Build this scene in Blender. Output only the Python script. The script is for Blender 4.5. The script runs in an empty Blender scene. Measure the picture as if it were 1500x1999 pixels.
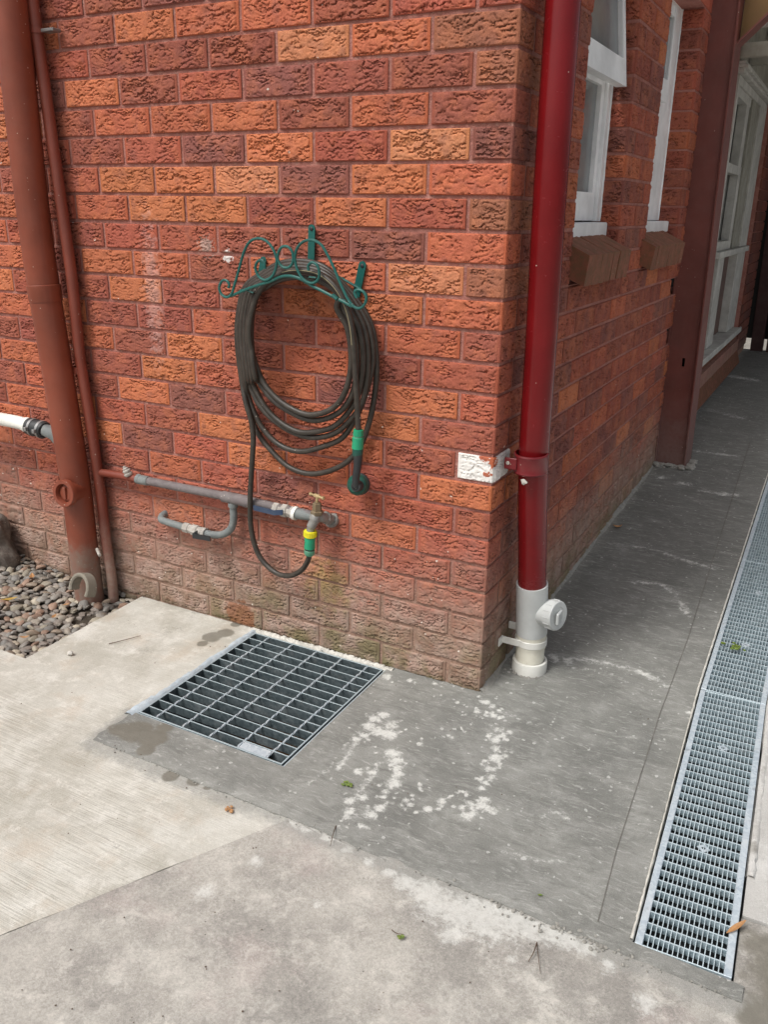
import bpy, bmesh, math, random
import numpy as np
from mathutils import Vector, Matrix, noise as mnoise
from mathutils.geometry import delaunay_2d_cdt
random.seed(7); rng = np.random.default_rng(7)
S = bpy.context.scene
COL = S.collection
R2D = math.radians

# ------------------------------------------------------------------ camera
CAMP = np.array([0.8111591720426371, -2.185691878741386, 1.4285614396337527])
CAMR = np.array([[0.8803147155358876, 0.47414705049632133, 0.015184733008850704], [0.17249353217978014, -0.2901102353293978, -0.9413193043347488], [-0.4419185252589604, 0.8312765038557877, -0.33717560880080544]])      # rows: right, down, forward
FPX = 1649.9659473743184                  # focal length in pixels of the 1500 x 1999 photograph
cam = bpy.data.cameras.new('camera'); camo = bpy.data.objects.new('camera', cam); COL.objects.link(camo)
cam.sensor_fit = 'VERTICAL'; cam.sensor_height = 24.0; cam.lens = 24.0 * FPX / 1999.0
cam.clip_start = 0.02; cam.clip_end = 500
M = Matrix.Identity(4)
for i in range(3):
    M[i][0] = CAMR[0][i]; M[i][1] = -CAMR[1][i]; M[i][2] = -CAMR[2][i]; M[i][3] = CAMP[i]
camo.matrix_world = M
S.camera = camo

# ------------------------------------------------------------------ light
w = bpy.data.worlds.new('World'); S.world = w; w.use_nodes = True
nt = w.node_tree; nt.nodes.clear()
sky = nt.nodes.new('ShaderNodeTexSky'); sky.sky_type = 'NISHITA'; sky.sun_disc = False
SUN_EL, SUN_AZ = R2D(56), R2D(205)       # azimuth measured from +y towards +x
sky.sun_elevation = SUN_EL; sky.sun_rotation = SUN_AZ
sky.air_density = 1.0; sky.dust_density = 6.0; sky.ozone_density = 0.6
hs = nt.nodes.new('ShaderNodeHueSaturation'); hs.inputs['Saturation'].default_value = 0.35
bg = nt.nodes.new('ShaderNodeBackground'); bg.inputs['Strength'].default_value = 0.13
wo = nt.nodes.new('ShaderNodeOutputWorld')
nt.links.new(sky.outputs[0], hs.inputs['Color']); nt.links.new(hs.outputs[0], bg.inputs['Color']); nt.links.new(bg.outputs[0], wo.inputs['Surface'])
sl = bpy.data.lights.new('sun', 'SUN'); sl.energy = 1.5; sl.angle = R2D(15); sl.color = (1.0, 0.98, 0.95)
so = bpy.data.objects.new('sun', sl); COL.objects.link(so)
sd = Vector((math.sin(SUN_AZ)*math.cos(SUN_EL), math.cos(SUN_AZ)*math.cos(SUN_EL), math.sin(SUN_EL)))
so.rotation_euler = sd.to_track_quat('Z', 'Y').to_euler(); so.location = sd*20
vs = S.view_settings; vs.view_transform = 'Standard'; vs.look = 'None'; vs.exposure = 0.13; vs.gamma = 1.0; vs.use_curve_mapping = False

# ------------------------------------------------------------------ survey helpers: a sighting in the photograph meets a known real plane
def ray(u, v):
    return np.array([(u-750)/FPX, (v-999.5)/FPX, 1.0]) @ CAMR
def onY(u, v, y=0.0):
    d = ray(u, v); return Vector(CAMP + d*((y-CAMP[1])/d[1]))
def onX(u, v, x=0.0):
    d = ray(u, v); return Vector(CAMP + d*((x-CAMP[0])/d[0]))
def onZ(u, v, z=0.0):
    d = ray(u, v); return Vector(CAMP + d*((z-CAMP[2])/d[2]))

# ------------------------------------------------------------------ node helpers
class N:
    def __init__(s, name, rough=0.7):
        s.m = bpy.data.materials.new(name); s.m.use_nodes = True
        s.t = s.m.node_tree; s.b = s.t.nodes['Principled BSDF']; s.b.inputs['Roughness'].default_value = rough
        s.tc = s.t.nodes.new('ShaderNodeTexCoord'); s.ge = s.t.nodes.new('ShaderNodeNewGeometry'); s.oi = s.t.nodes.new('ShaderNodeObjectInfo')
        s.obj = s.tc.outputs['Object']; s.pos = s.ge.outputs['Position']
    def n(s, t, **k):
        x = s.t.nodes.new(t)
        for a, b in k.items(): setattr(x, a, b)
        return x
    def put(s, sock, v):
        if isinstance(v, (int, float)): sock.default_value = v
        elif isinstance(v, (tuple, list)):
            sock.default_value = tuple(v) + ((1,) if len(v) == 3 and sock.type == 'RGBA' else ())
        else: s.t.links.new(v, sock)
    def math(s, op, a, b=0.0, c=None, clamp=False):
        x = s.n('ShaderNodeMath', operation=op, use_clamp=clamp); s.put(x.inputs[0], a); s.put(x.inputs[1], b)
        if c is not None: s.put(x.inputs[2], c)
        return x.outputs[0]
    def vec(s, v, scale=(1, 1, 1), loc=(0, 0, 0)):
        x = s.n('ShaderNodeMapping'); s.put(x.inputs['Vector'], v); s.put(x.inputs['Scale'], scale); s.put(x.inputs['Location'], loc); return x.outputs[0]
    def vadd(s, a, b):
        x = s.n('ShaderNodeVectorMath', operation='ADD'); s.put(x.inputs[0], a); s.put(x.inputs[1], b); return x.outputs[0]
    def vmul(s, a, f):
        x = s.n('ShaderNodeVectorMath', operation='SCALE'); s.put(x.inputs[0], a); s.put(x.inputs['Scale'], f); return x.outputs[0]
    def noise(s, v, scale, detail=4, rough=0.55, dist=0.0, color=False, typ='FBM'):
        x = s.n('ShaderNodeTexNoise', noise_type=typ); s.put(x.inputs['Vector'], v); x.inputs['Scale'].default_value = scale
        x.inputs['Detail'].default_value = detail; x.inputs['Roughness'].default_value = rough; x.inputs['Distortion'].default_value = dist
        return x.outputs[1 if color else 0]
    def voro(s, v, scale, out='Distance', feat='F1', rnd=1.0):
        x = s.n('ShaderNodeTexVoronoi', feature=feat); s.put(x.inputs['Vector'], v); x.inputs['Scale'].default_value = scale; x.inputs['Randomness'].default_value = rnd
        return x.outputs[out]
    def step(s, v, a, b, lo=0.0, hi=1.0):
        x = s.n('ShaderNodeMapRange', interpolation_type='SMOOTHSTEP', clamp=True); s.put(x.inputs[0], v)
        x.inputs[1].default_value = a; x.inputs[2].default_value = b; x.inputs[3].default_value = lo; x.inputs[4].default_value = hi
        return x.outputs[0]
    def mix(s, f, a, b, blend='MIX'):
        x = s.n('ShaderNodeMix', data_type='RGBA', blend_type=blend); s.put(x.inputs[0], f); s.put(x.inputs[6], a); s.put(x.inputs[7], b); return x.outputs[2]
    def hsv(s, c, h=0.5, sa=1.0, v=1.0):
        x = s.n('ShaderNodeHueSaturation'); s.put(x.inputs['Color'], c); s.put(x.inputs['Hue'], h); s.put(x.inputs['Saturation'], sa); s.put(x.inputs['Value'], v); return x.outputs[0]
    def attr(s, name):
        x = s.n('ShaderNodeAttribute', attribute_name=name); return x.outputs['Fac']
    def xyz(s, v):
        x = s.n('ShaderNodeSeparateXYZ'); s.put(x.inputs[0], v); return x.outputs
    def bump(s, h, dist=0.001, strength=1.0, nrm=None):
        x = s.n('ShaderNodeBump'); s.put(x.inputs['Height'], h); x.inputs['Distance'].default_value = dist; x.inputs['Strength'].default_value = strength
        if nrm is not None: s.put(x.inputs['Normal'], nrm)
        return x.outputs[0]
    def out(s, color=None, rough=None, normal=None, metal=None, spec=None):
        if color is not None: s.put(s.b.inputs['Base Color'], color)
        if rough is not None: s.put(s.b.inputs['Roughness'], rough)
        if normal is not None: s.put(s.b.inputs['Normal'], normal)
        if metal is not None: s.put(s.b.inputs['Metallic'], metal)
        if spec is not None: s.put(s.b.inputs['Specular IOR Level'], spec)
        return s.m

# ------------------------------------------------------------------ materials
def brick_mat(name, dull=0.0):
    k = N(name, 0.85)
    rnd = k.oi.outputs['Random']; rv = k.n('ShaderNodeCombineXYZ'); k.put(rv.inputs[0], k.math('MULTIPLY', rnd, 37.0)); k.put(rv.inputs[1], k.math('MULTIPLY', rnd, 91.0)); k.put(rv.inputs[2], k.math('MULTIPLY', rnd, 53.0))
    v = k.vadd(k.obj, rv.outputs[0])
    base = k.oi.outputs['Color']
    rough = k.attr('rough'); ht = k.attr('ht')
    # kiln colour drifts across a brick: patches of the neighbouring tones
    pat = k.step(k.noise(v, 14, 3, 0.6), 0.42, 0.66)
    c = k.mix(k.math('MULTIPLY', pat, 0.75), base, k.mix(0.35, k.hsv(base, 0.503, 1.0, 1.15), (0.55, 0.17, 0.07)))
    pat2 = k.step(k.noise(k.vadd(v, (5, 5, 5)), 19, 3, 0.6), 0.5, 0.72)
    c = k.mix(k.math('MULTIPLY', pat2, 0.6), c, k.mix(0.35, k.hsv(base, 0.495, 0.9, 0.72), (0.24, 0.085, 0.06)))
    # smooth drafted margins show the clean body colour
    c = k.mix(rough, k.hsv(base, 0.501, 1.03, 1.16), c)
    c = k.mix(0.04, c, (0.42, 0.26, 0.20))
    c = k.mix(k.step(ht, 0.72, 0.28), c, k.hsv(c, 0.5, 1.1, 0.22))  # crevice shade, with some grime, painted into the colour by relief height
    fine = k.noise(v, 420, 3, 0.7)
    c = k.mix(0.5, c, k.mix(k.step(fine, 0.3, 0.7), (0.1, 0.1, 0.1), (0.9, 0.85, 0.8)), 'SOFT_LIGHT')
    X, Y, Z = k.xyz(k.pos)
    P = k.pos
    # dust and splash-back rising from the ground
    nz = k.noise(P, 3.2, 4, 0.6)
    low = k.step(k.math('ADD', Z, k.math('MULTIPLY', k.math('SUBTRACT', nz, 0.5), 0.55)), 0.62, 0.10)
    dustn = k.step(k.noise(P, 26, 5, 0.7), 0.25, 0.75)
    low = k.math('MULTIPLY', low, k.step(k.math('ADD', k.math('MULTIPLY', k.noise(P, 1.7, 3), 0.5), Z), 0.95, 0.35, 0.55, 1.0))
    c = k.mix(k.math('MULTIPLY', low, k.math('ADD', 0.32, k.math('MULTIPLY', dustn, 0.58), clamp=True)), c, k.mix(k.noise(P, 8, 4), (0.30, 0.20, 0.15), (0.44, 0.33, 0.27)))
    vl = k.step(k.math('ADD', Z, k.math('MULTIPLY', k.math('SUBTRACT', k.noise(P, 10, 5, 0.7), 0.5), 0.34)), 0.40, 0.05)
    c = k.mix(k.math('MULTIPLY', vl, k.math('ADD', 0.25, k.math('MULTIPLY', k.noise(P, 38, 5, 0.8), 0.6))), c, k.mix(k.step(k.noise(P, 12, 4), 0.4, 0.6), (0.20, 0.16, 0.11), (0.40, 0.315, 0.26)))
    gl = k.step(k.math('ADD', Z, k.math('MULTIPLY', k.math('SUBTRACT', k.noise(P, 25, 5, 0.7), 0.5), 0.10)), 0.035, -0.01)
    c = k.mix(k.math('MULTIPLY', gl, 0.75), c, (0.07, 0.065, 0.035))
    # algae
    al = k.math('MULTIPLY', k.step(k.math('ADD', Z, k.math('MULTIPLY', nz, -0.22)), 0.12, -0.08), k.step(k.noise(P, 7, 4, 0.6), 0.42, 0.62))
    al = k.math('MULTIPLY', al, k.step(X, -1.35, -0.9))
    c = k.mix(k.math('MULTIPLY', al, 0.62), c, (0.17, 0.16, 0.07))
    def spot(cx, cy, cz, r, amp, sc, a=0.0, b=0.25, st=(1, 1, 1)):
        d = k.n('ShaderNodeVectorMath', operation='DISTANCE'); k.put(d.inputs[0], k.vec(P, st)); d.inputs[1].default_value = (cx*st[0], cy*st[1], cz*st[2])
        f = k.math('SUBTRACT', 1.0, k.math('DIVIDE', d.outputs['Value'], r))
        return k.step(k.math('ADD', f, k.math('MULTIPLY', k.math('SUBTRACT', k.noise(P, sc, 5, 0.65), 0.5), amp)), a, b)
    c = k.mix(k.math('MULTIPLY', spot(-0.56, 0, 0.245, 0.12, 2.4, 30, 0, .9), 0.38), c, (0.28, 0.27, 0.06))
    c = k.mix(k.math('MULTIPLY', spot(-0.93, 0, 0.04, 0.07, 1.2, 30), 0.7), c, (0.22, 0.08, 0.03))
    # paint run above the pipe and pale wash patches
    c = k.mix(k.math('MULTIPLY', spot(-1.235, 0, 1.16, 0.055, 2.4, 45, .1, .8, (1, 1, 0.17)), 0.3), c, (0.62, 0.45, 0.42))
    c = k.mix(k.math('MULTIPLY', spot(-0.915, 0, 1.285, 0.022, 2.4, 110, .1, .3), 0.8), c, (0.7, 0.68, 0.65))
    c = k.mix(k.math('MULTIPLY', spot(-1.0, 0, 1.31, 0.045, 3.0, 100, .3, .6), 0.5), c, (0.45, 0.42, 0.38))
    # white flecks of old paint, more of them low down and around the corner
    vc = k.n('ShaderNodeTexVoronoi', feature='F1'); k.put(vc.inputs['Vector'], k.vadd(P, k.vmul(k.noise(P, 60, 2, 0.5, color=True), 0.02))); vc.inputs['Scale'].default_value = 60
    rx = k.xyz(vc.outputs['Color'])[0]
    dens = k.math('ADD', k.step(Z, 1.0, 0.2, 0.0, 0.05), k.math('MULTIPLY', k.step(k.noise(P, 2.3, 3, 0.6), 0.5, 0.75), 0.07))
    fl = k.math('MULTIPLY', k.math('LESS_THAN', vc.outputs['Distance'], 0.17), k.math('LESS_THAN', rx, dens))
    c = k.mix(k.math('MULTIPLY', fl, 0.85), c, (0.72, 0.66, 0.58))
    # the white painted quoin: two faces of one brick, paint worn off along its arris
    wz = k.math('MULTIPLY', k.step(Z, 0.687, 0.689), k.step(Z, 0.775, 0.773))
    wx = k.math('MULTIPLY', k.step(k.math('ADD', X, k.math('MULTIPLY', k.noise(P, 60, 3), 0.006)), -0.112, -0.110), k.step(Y, 0.125, 0.118))
    wn = k.noise(P, 22, 5, 0.6)
    worn = k.step(k.math('ADD', k.math('ADD', k.math('MULTIPLY', X, 9.0), k.math('MULTIPLY', k.math('SUBTRACT', Z, 0.73), 12.0)), k.math('MULTIPLY', k.math('SUBTRACT', wn, 0.5), 4.2)), 0.16, 0.0)
    worn2 = k.step(k.math('ADD', k.math('SUBTRACT', Y, 0.02), k.math('MULTIPLY', k.math('SUBTRACT', wn, 0.5), 0.12)), 0.0, 0.012)
    wm = k.math('MULTIPLY', k.math('MULTIPLY', wz, wx), k.math('MAXIMUM', worn, k.math('MULTIPLY', worn2, k.step(X, -0.004, -0.002))))
    c = k.mix(k.math('MULTIPLY', wm, 0.97), c, (0.80, 0.78, 0.74))
    if dull: c = k.hsv(c, 0.5, 0.9, 1-dull)
    hb = k.noise(k.vec(v, (1, 1, 1.8)), 170, 4, 0.65)
    hb2 = k.noise(k.vec(v, (0.8, 0.8, 1.6)), 75, 3, 0.6, typ='RIDGED_MULTIFRACTAL')
    h = k.math('ADD', k.math('MULTIPLY', hb, 0.5), k.math('MULTIPLY', hb2, k.math('MULTIPLY', rough, 0.25)))
    return k.out(c, 0.88, k.bump(h, 0.0022, 0.8), spec=0.25)
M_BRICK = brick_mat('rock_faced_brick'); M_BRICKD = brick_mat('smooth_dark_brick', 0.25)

def mortar_mat():
    k = N('tinted_mortar', 0.9); P = k.pos; X, Y, Z = k.xyz(P)
    c = k.mix(k.step(k.noise(P, 9, 5, 0.6), 0.3, 0.7), (0.42, 0.185, 0.150), (0.31, 0.122, 0.097))
    c = k.mix(k.math('MULTIPLY', k.step(k.noise(P, 60, 4, 0.7), 0.48, 0.7), 0.6), c, (0.46, 0.27, 0.22))
    nz = k.noise(P, 4, 4, 0.6)
    low = k.step(k.math('ADD', Z, k.math('MULTIPLY', k.math('SUBTRACT', nz, 0.5), 0.5)), 0.62, 0.1)
    c = k.mix(k.math('MULTIPLY', low, 0.6), c, k.mix(k.noise(P, 30, 4, 0.7), (0.20, 0.15, 0.09), (0.42, 0.36, 0.28)))
    return k.out(c, 0.92, k.bump(k.math('ADD', k.noise(P, 260, 4, 0.7), k.math('MULTIPLY', k.noise(P, 45, 4, 0.7), 3.0)), 0.003, 0.8), spec=0.2)
M_MORTAR = mortar_mat()

def paint_mat(name, col, rough=0.35, specks=0.3, dust=0.0, dustcol=(0.45, 0.42, 0.36), zd=None, spec=0.5, scale=1.0, bumpd=0.0004, streak=0.25):
    """old brushed paint: tone drift, fly specks, dust that thickens towards the ground between zd[0] (thick) and zd[1] (none)"""
    k = N(name, rough); P = k.pos; Z = k.xyz(P)[2]
    c = k.mix(k.step(k.noise(P, 5*scale, 5, 0.6), 0.3, 0.7), tuple(x*(1-0.16) for x in col), tuple(min(1, x*1.12) for x in col))
    c = k.mix(k.math('MULTIPLY', k.step(k.noise(k.vec(P, (1, 1, 0.06)), 60*scale, 4, 0.6), 0.5, 0.8), streak), c, tuple(min(1, x*1.35+0.01) for x in col))
    d = k.math('MULTIPLY', k.step(k.noise(P, 14*scale, 6, 0.7), 0.35, 0.75), dust)
    if zd: d = k.math('ADD', d, k.math('MULTIPLY', k.step(k.math('ADD', Z, k.math('MULTIPLY', k.math('SUBTRACT', k.noise(P, 12, 5, 0.7), 0.5), 0.3)), zd[1], zd[0]), k.step(k.noise(P, 45, 5, 0.7), 0.2, 0.75, 0.35, 0.85)), clamp=True)
    c = k.mix(d, c, dustcol)
    vc = k.n('ShaderNodeTexVoronoi', feature='F1'); k.put(vc.inputs['Vector'], P); vc.inputs['Scale'].default_value = 95
    rx, ry, rz = k.xyz(vc.outputs['Color'])
    fl = k.math('MULTIPLY', k.math('LESS_THAN', vc.outputs['Distance'], k.math('MULTIPLY', ry, 0.2)), k.math('LESS_THAN', rx, specks))
    c = k.mix(k.math('MULTIPLY', fl, 0.7), c, (0.62, 0.55, 0.46))
    r = k.math('ADD', rough-0.06, k.math('MULTIPLY', k.noise(P, 40*scale, 4, 0.6), 0.14)); r = k.math('ADD', r, k.math('MULTIPLY', d, 0.4))
    return k.out(c, r, k.bump(k.noise(P, 90*scale, 4, 0.6), bumpd, 0.5), spec=spec)
M_STACK = paint_mat('brown_red_pipe_paint', (0.225, 0.050, 0.024), 0.42, 0.10, 0.06, (0.215, 0.175, 0.14), (0.15, 0.27))
M_CLAY = paint_mat('bare_cement_pipe', (0.22, 0.20, 0.16), 0.8, 0.2, 0.5, (0.36, 0.33, 0.27))
M_SMALL = paint_mat('small_pipe_paint', (0.21, 0.045, 0.026), 0.45, 0.10, 0.05, (0.34, 0.27, 0.22), (0.08, 0.36))
M_RED = paint_mat('gloss_maroon_paint', (0.165, 0.006, 0.008), 0.24, 0.015, 0.0, (0.3, 0.2, 0.18), (-0.3, 0.45), spec=0.40, bumpd=0.0001, streak=0.06)
M_RED2 = paint_mat('maroon_collar_paint', (0.155, 0.008, 0.012), 0.3, 0.10, 0.05)
M_COL = paint_mat('brown_red_steel_paint', (0.150, 0.040, 0.030), 0.50, 0.03, 0.12, (0.25, 0.16, 0.14), (0.1, 0.55), bumpd=0.0003, streak=0.12)
M_COLD = paint_mat('dark_maroon_post_paint', (0.045, 0.010, 0.009), 0.5, 0.02, 0.05)
M_HAUNCH = paint_mat('olive_brown_light_cast', (0.16, 0.085, 0.025), 0.6, 0.0, 0.2, (0.12, 0.11, 0.02))  # olive-brown cast of the light on the plate, put into its colour
M_PVCG = paint_mat('grey_pvc', (0.56, 0.58, 0.57), 0.35, 0.04, 0.08, (0.35, 0.33, 0.28), streak=0.0)
M_PVCW = paint_mat('white_pvc', (0.76, 0.76, 0.71), 0.4, 0.25, 0.25, (0.5, 0.47, 0.38), streak=0.1)
M_CREAM = paint_mat('yellowed_white_pvc', (0.70, 0.68, 0.58), 0.45, 0.45, 0.3, (0.42, 0.36, 0.25), streak=0.1)
M_WHITE = paint_mat('gloss_white_window_paint', (0.88, 0.89, 0.89), 0.35, 0.05, 0.03, (0.5, 0.48, 0.44), streak=0.15)
M_WHITEO = paint_mat('weathered_white_paint', (0.55, 0.54, 0.50), 0.6, 0.1, 0.45, (0.30, 0.28, 0.24), streak=0.4)
M_BOARD = paint_mat('dull_cream_boards', (0.34, 0.33, 0.28), 0.7, 0.05, 0.5, (0.2, 0.18, 0.14), streak=0.4)
M_PANEL = paint_mat('brown_panel_paint', (0.13, 0.075, 0.06), 0.6, 0.02, 0.3, (0.18, 0.13, 0.11))
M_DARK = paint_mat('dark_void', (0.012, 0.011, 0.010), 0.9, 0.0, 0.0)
M_SILLB = paint_mat('mossy_sill_brick', (0.23, 0.080, 0.046), 0.85, 0.10, 0.8, (0.115, 0.085, 0.042), streak=0.3, scale=3, bumpd=0.003)
M_GREEN = paint_mat('dark_green_enamel', (0.010, 0.105, 0.090), 0.3, 0.06, 0.05, (0.1, 0.2, 0.17), streak=0.1, scale=3)
M_HOSE = paint_mat('weathered_black_hose', (0.034, 0.028, 0.022), 0.40, 0.06, 0.40, (0.105, 0.087, 0.068), streak=0.0, scale=3, bumpd=0.0004)
M_STRIPE = paint_mat('faded_yellow_stripe', (0.36, 0.31, 0.17), 0.6, 0.0, 0.4, (0.1, 0.09, 0.07))
M_GPL = paint_mat('bright_green_plastic', (0.012, 0.30, 0.15), 0.3, 0.05, 0.12, (0.15, 0.3, 0.22), streak=0.0)
M_GPLD = paint_mat('dark_green_plastic', (0.008, 0.075, 0.055), 0.3, 0.05, 0.1, (0.1, 0.15, 0.12), streak=0.0)
M_TEAL = paint_mat('pale_green_plastic', (0.10, 0.32, 0.20), 0.4, 0.05, 0.1, streak=0.0)
M_YEL = paint_mat('yellow_plastic', (0.80, 0.72, 0.02), 0.4, 0.02, 0.05, streak=0.0)
M_BLK = paint_mat('black_rubber', (0.022, 0.024, 0.026), 0.5, 0.05, 0.15, (0.1, 0.1, 0.095), streak=0.0)
M_BLUE = paint_mat('faded_blue_lever', (0.02, 0.042, 0.095), 0.45, 0.1, 0.3, (0.15, 0.18, 0.2), streak=0.2)
M_GREYP = paint_mat('grey_lagged_pipe_paint', (0.165, 0.185, 0.185), 0.6, 0.25, 0.55, (0.30, 0.31, 0.29), streak=0.2, scale=3, bumpd=0.0012)
M_GREYD = paint_mat('dusky_grey_pipe_paint', (0.15, 0.125, 0.125), 0.65, 0.25, 0.5, (0.27, 0.25, 0.24), streak=0.2, scale=3, bumpd=0.0012)
M_UNION = paint_mat('limescaled_union', (0.46, 0.44, 0.40), 0.7, 0.2, 0.6, (0.27, 0.21, 0.17), scale=4, bumpd=0.002)
M_STEEL = paint_mat('dull_steel_clamp', (0.30, 0.30, 0.30), 0.4, 0.05, 0.2)
M_STEEL.node_tree.nodes['Principled BSDF'].inputs['Metallic'].default_value = 0.7
M_TAP = paint_mat('dull_grey_tap_metal', (0.27, 0.265, 0.25), 0.45, 0.1, 0.5, (0.40, 0.38, 0.33), scale=4, bumpd=0.001)
M_TAP.node_tree.nodes['Principled BSDF'].inputs['Metallic'].default_value = 0.35
M_BRASS = paint_mat('worn_brass', (0.62, 0.47, 0.25), 0.35, 0.1, 0.3, (0.28, 0.22, 0.13), scale=4)
M_BRASS.node_tree.nodes['Principled BSDF'].inputs['Metallic'].default_value = 0.6
M_BRASSD = paint_mat('tarnished_brass', (0.17, 0.12, 0.065), 0.5, 0.1, 0.4, (0.28, 0.24, 0.17), scale=4)
M_GLASSW = paint_mat('hazy_window_glass', (0.20, 0.215, 0.215), 0.12, 0.0, 0.25, (0.30, 0.31, 0.30), streak=0.15, spec=0.6, bumpd=0.0001)
M_GLASSD = paint_mat('dark_window_glass', (0.035, 0.04, 0.036), 0.12, 0.0, 0.25, (0.07, 0.075, 0.07), streak=0.1, spec=0.5, bumpd=0.0001)
M_ROCK = paint_mat('boulder_rock', (0.12, 0.10, 0.085), 0.9, 0.1, 0.7, (0.30, 0.27, 0.23), scale=2, bumpd=0.01)
M_ROOF = paint_mat('roof_sheet', (0.10, 0.09, 0.08), 0.6, 0.0, 0.3)
M_TWIG = paint_mat('dry_twig', (0.09, 0.055, 0.035), 0.8, 0.0, 0.3, (0.18, 0.13, 0.08), scale=5)
M_LEAFY = paint_mat('yellowed_leaf', (0.42, 0.27, 0.05), 0.6, 0.0, 0.4, (0.22, 0.12, 0.03), scale=6)
M_LEAFB = paint_mat('dry_brown_leaf', (0.42, 0.22, 0.09), 0.6, 0.0, 0.5, (0.26, 0.12, 0.05), scale=6)
M_LEAFG = paint_mat('green_bud', (0.10, 0.17, 0.02), 0.5, 0.0, 0.4, (0.28, 0.24, 0.05), scale=9)
M_FLAKE = paint_mat('pale_grit', (0.55, 0.53, 0.48), 0.9, 0.0, 0.5, (0.35, 0.33, 0.3), scale=8)
M_GRIT = paint_mat('cement_crumbs', (0.33, 0.32, 0.29), 0.95, 0.0, 0.6, (0.2, 0.19, 0.16), scale=6, bumpd=0.003)
M_PUTTY = paint_mat('pale_blue_grey_sealant', (0.42, 0.49, 0.54), 0.7, 0.0, 0.5, (0.58, 0.60, 0.60), scale=4, bumpd=0.004)
M_PUTTYW = paint_mat('white_mortar_bead', (0.66, 0.64, 0.58), 0.85, 0.0, 0.6, (0.45, 0.43, 0.37), scale=5, bumpd=0.004)

def galv_mat(name, lo, hi, metal=0.55, rough=0.5, worn=None):  # worn: paler colour for the upward faces
    k = N(name, rough); P = k.pos
    sp = k.voro(k.vadd(P, k.vmul(k.noise(P, 90, 2, 0.5, color=True), 0.01)), 130, 'Color')
    c = k.mix(k.xyz(sp)[0], lo, hi)
    c = k.mix(k.math('MULTIPLY', k.step(k.noise(P, 12, 6, 0.7), 0.48, 0.75), 0.15 if worn else 0.7), c, (0.70, 0.73, 0.74))
    if worn: c = k.mix(k.step(k.xyz(k.ge.outputs['True Normal'])[2], 0.5, 0.8, 0.0, 0.9), c, worn)   # upward faces take the paler colour
    c = k.mix(k.math('MULTIPLY', k.step(k.noise(k.vadd(P, (3, 3, 3)), 25, 6, 0.7), 0.55, 0.75), 0.5), c, (0.2, 0.19, 0.17))
    return k.out(c, k.math('ADD', rough-0.1, k.math('MULTIPLY', k.noise(P, 50, 4), 0.25)), k.bump(k.noise(P, 300, 3), 0.0003, 0.5), metal=metal)
M_GALV = galv_mat('galvanised_rail', (0.46, 0.54, 0.60), (0.62, 0.69, 0.73), 0.3, 0.5)
M_GALVD = galv_mat('galvanised_bar', (0.050, 0.070, 0.078), (0.105, 0.135, 0.145), 0.2, 0.55, (0.42, 0.50, 0.53))
M_GALVC = galv_mat('galvanised_mesh_bar', (0.28, 0.37, 0.41), (0.48, 0.58, 0.62), 0.3, 0.5, (0.62, 0.72, 0.76))

def pebble_mat():
    k = N('river_pebble', 0.6); v = k.vadd(k.obj, k.vmul(k.oi.outputs['Location'], 7.0))
    base = k.oi.outputs['Color']
    c = k.mix(k.step(k.noise(v, 30, 5, 0.6), 0.3, 0.75), base, k.hsv(base, 0.5, 0.8, 1.35))
    c = k.mix(k.math('MULTIPLY', k.step(k.noise(v, 90, 5, 0.7), 0.55, 0.8), 0.5), c, (0.48, 0.42, 0.35))
    return k.out(c, 0.62, k.bump(k.noise(v, 200, 4, 0.65), 0.0012, 0.6))
M_PEB = pebble_mat()

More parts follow.
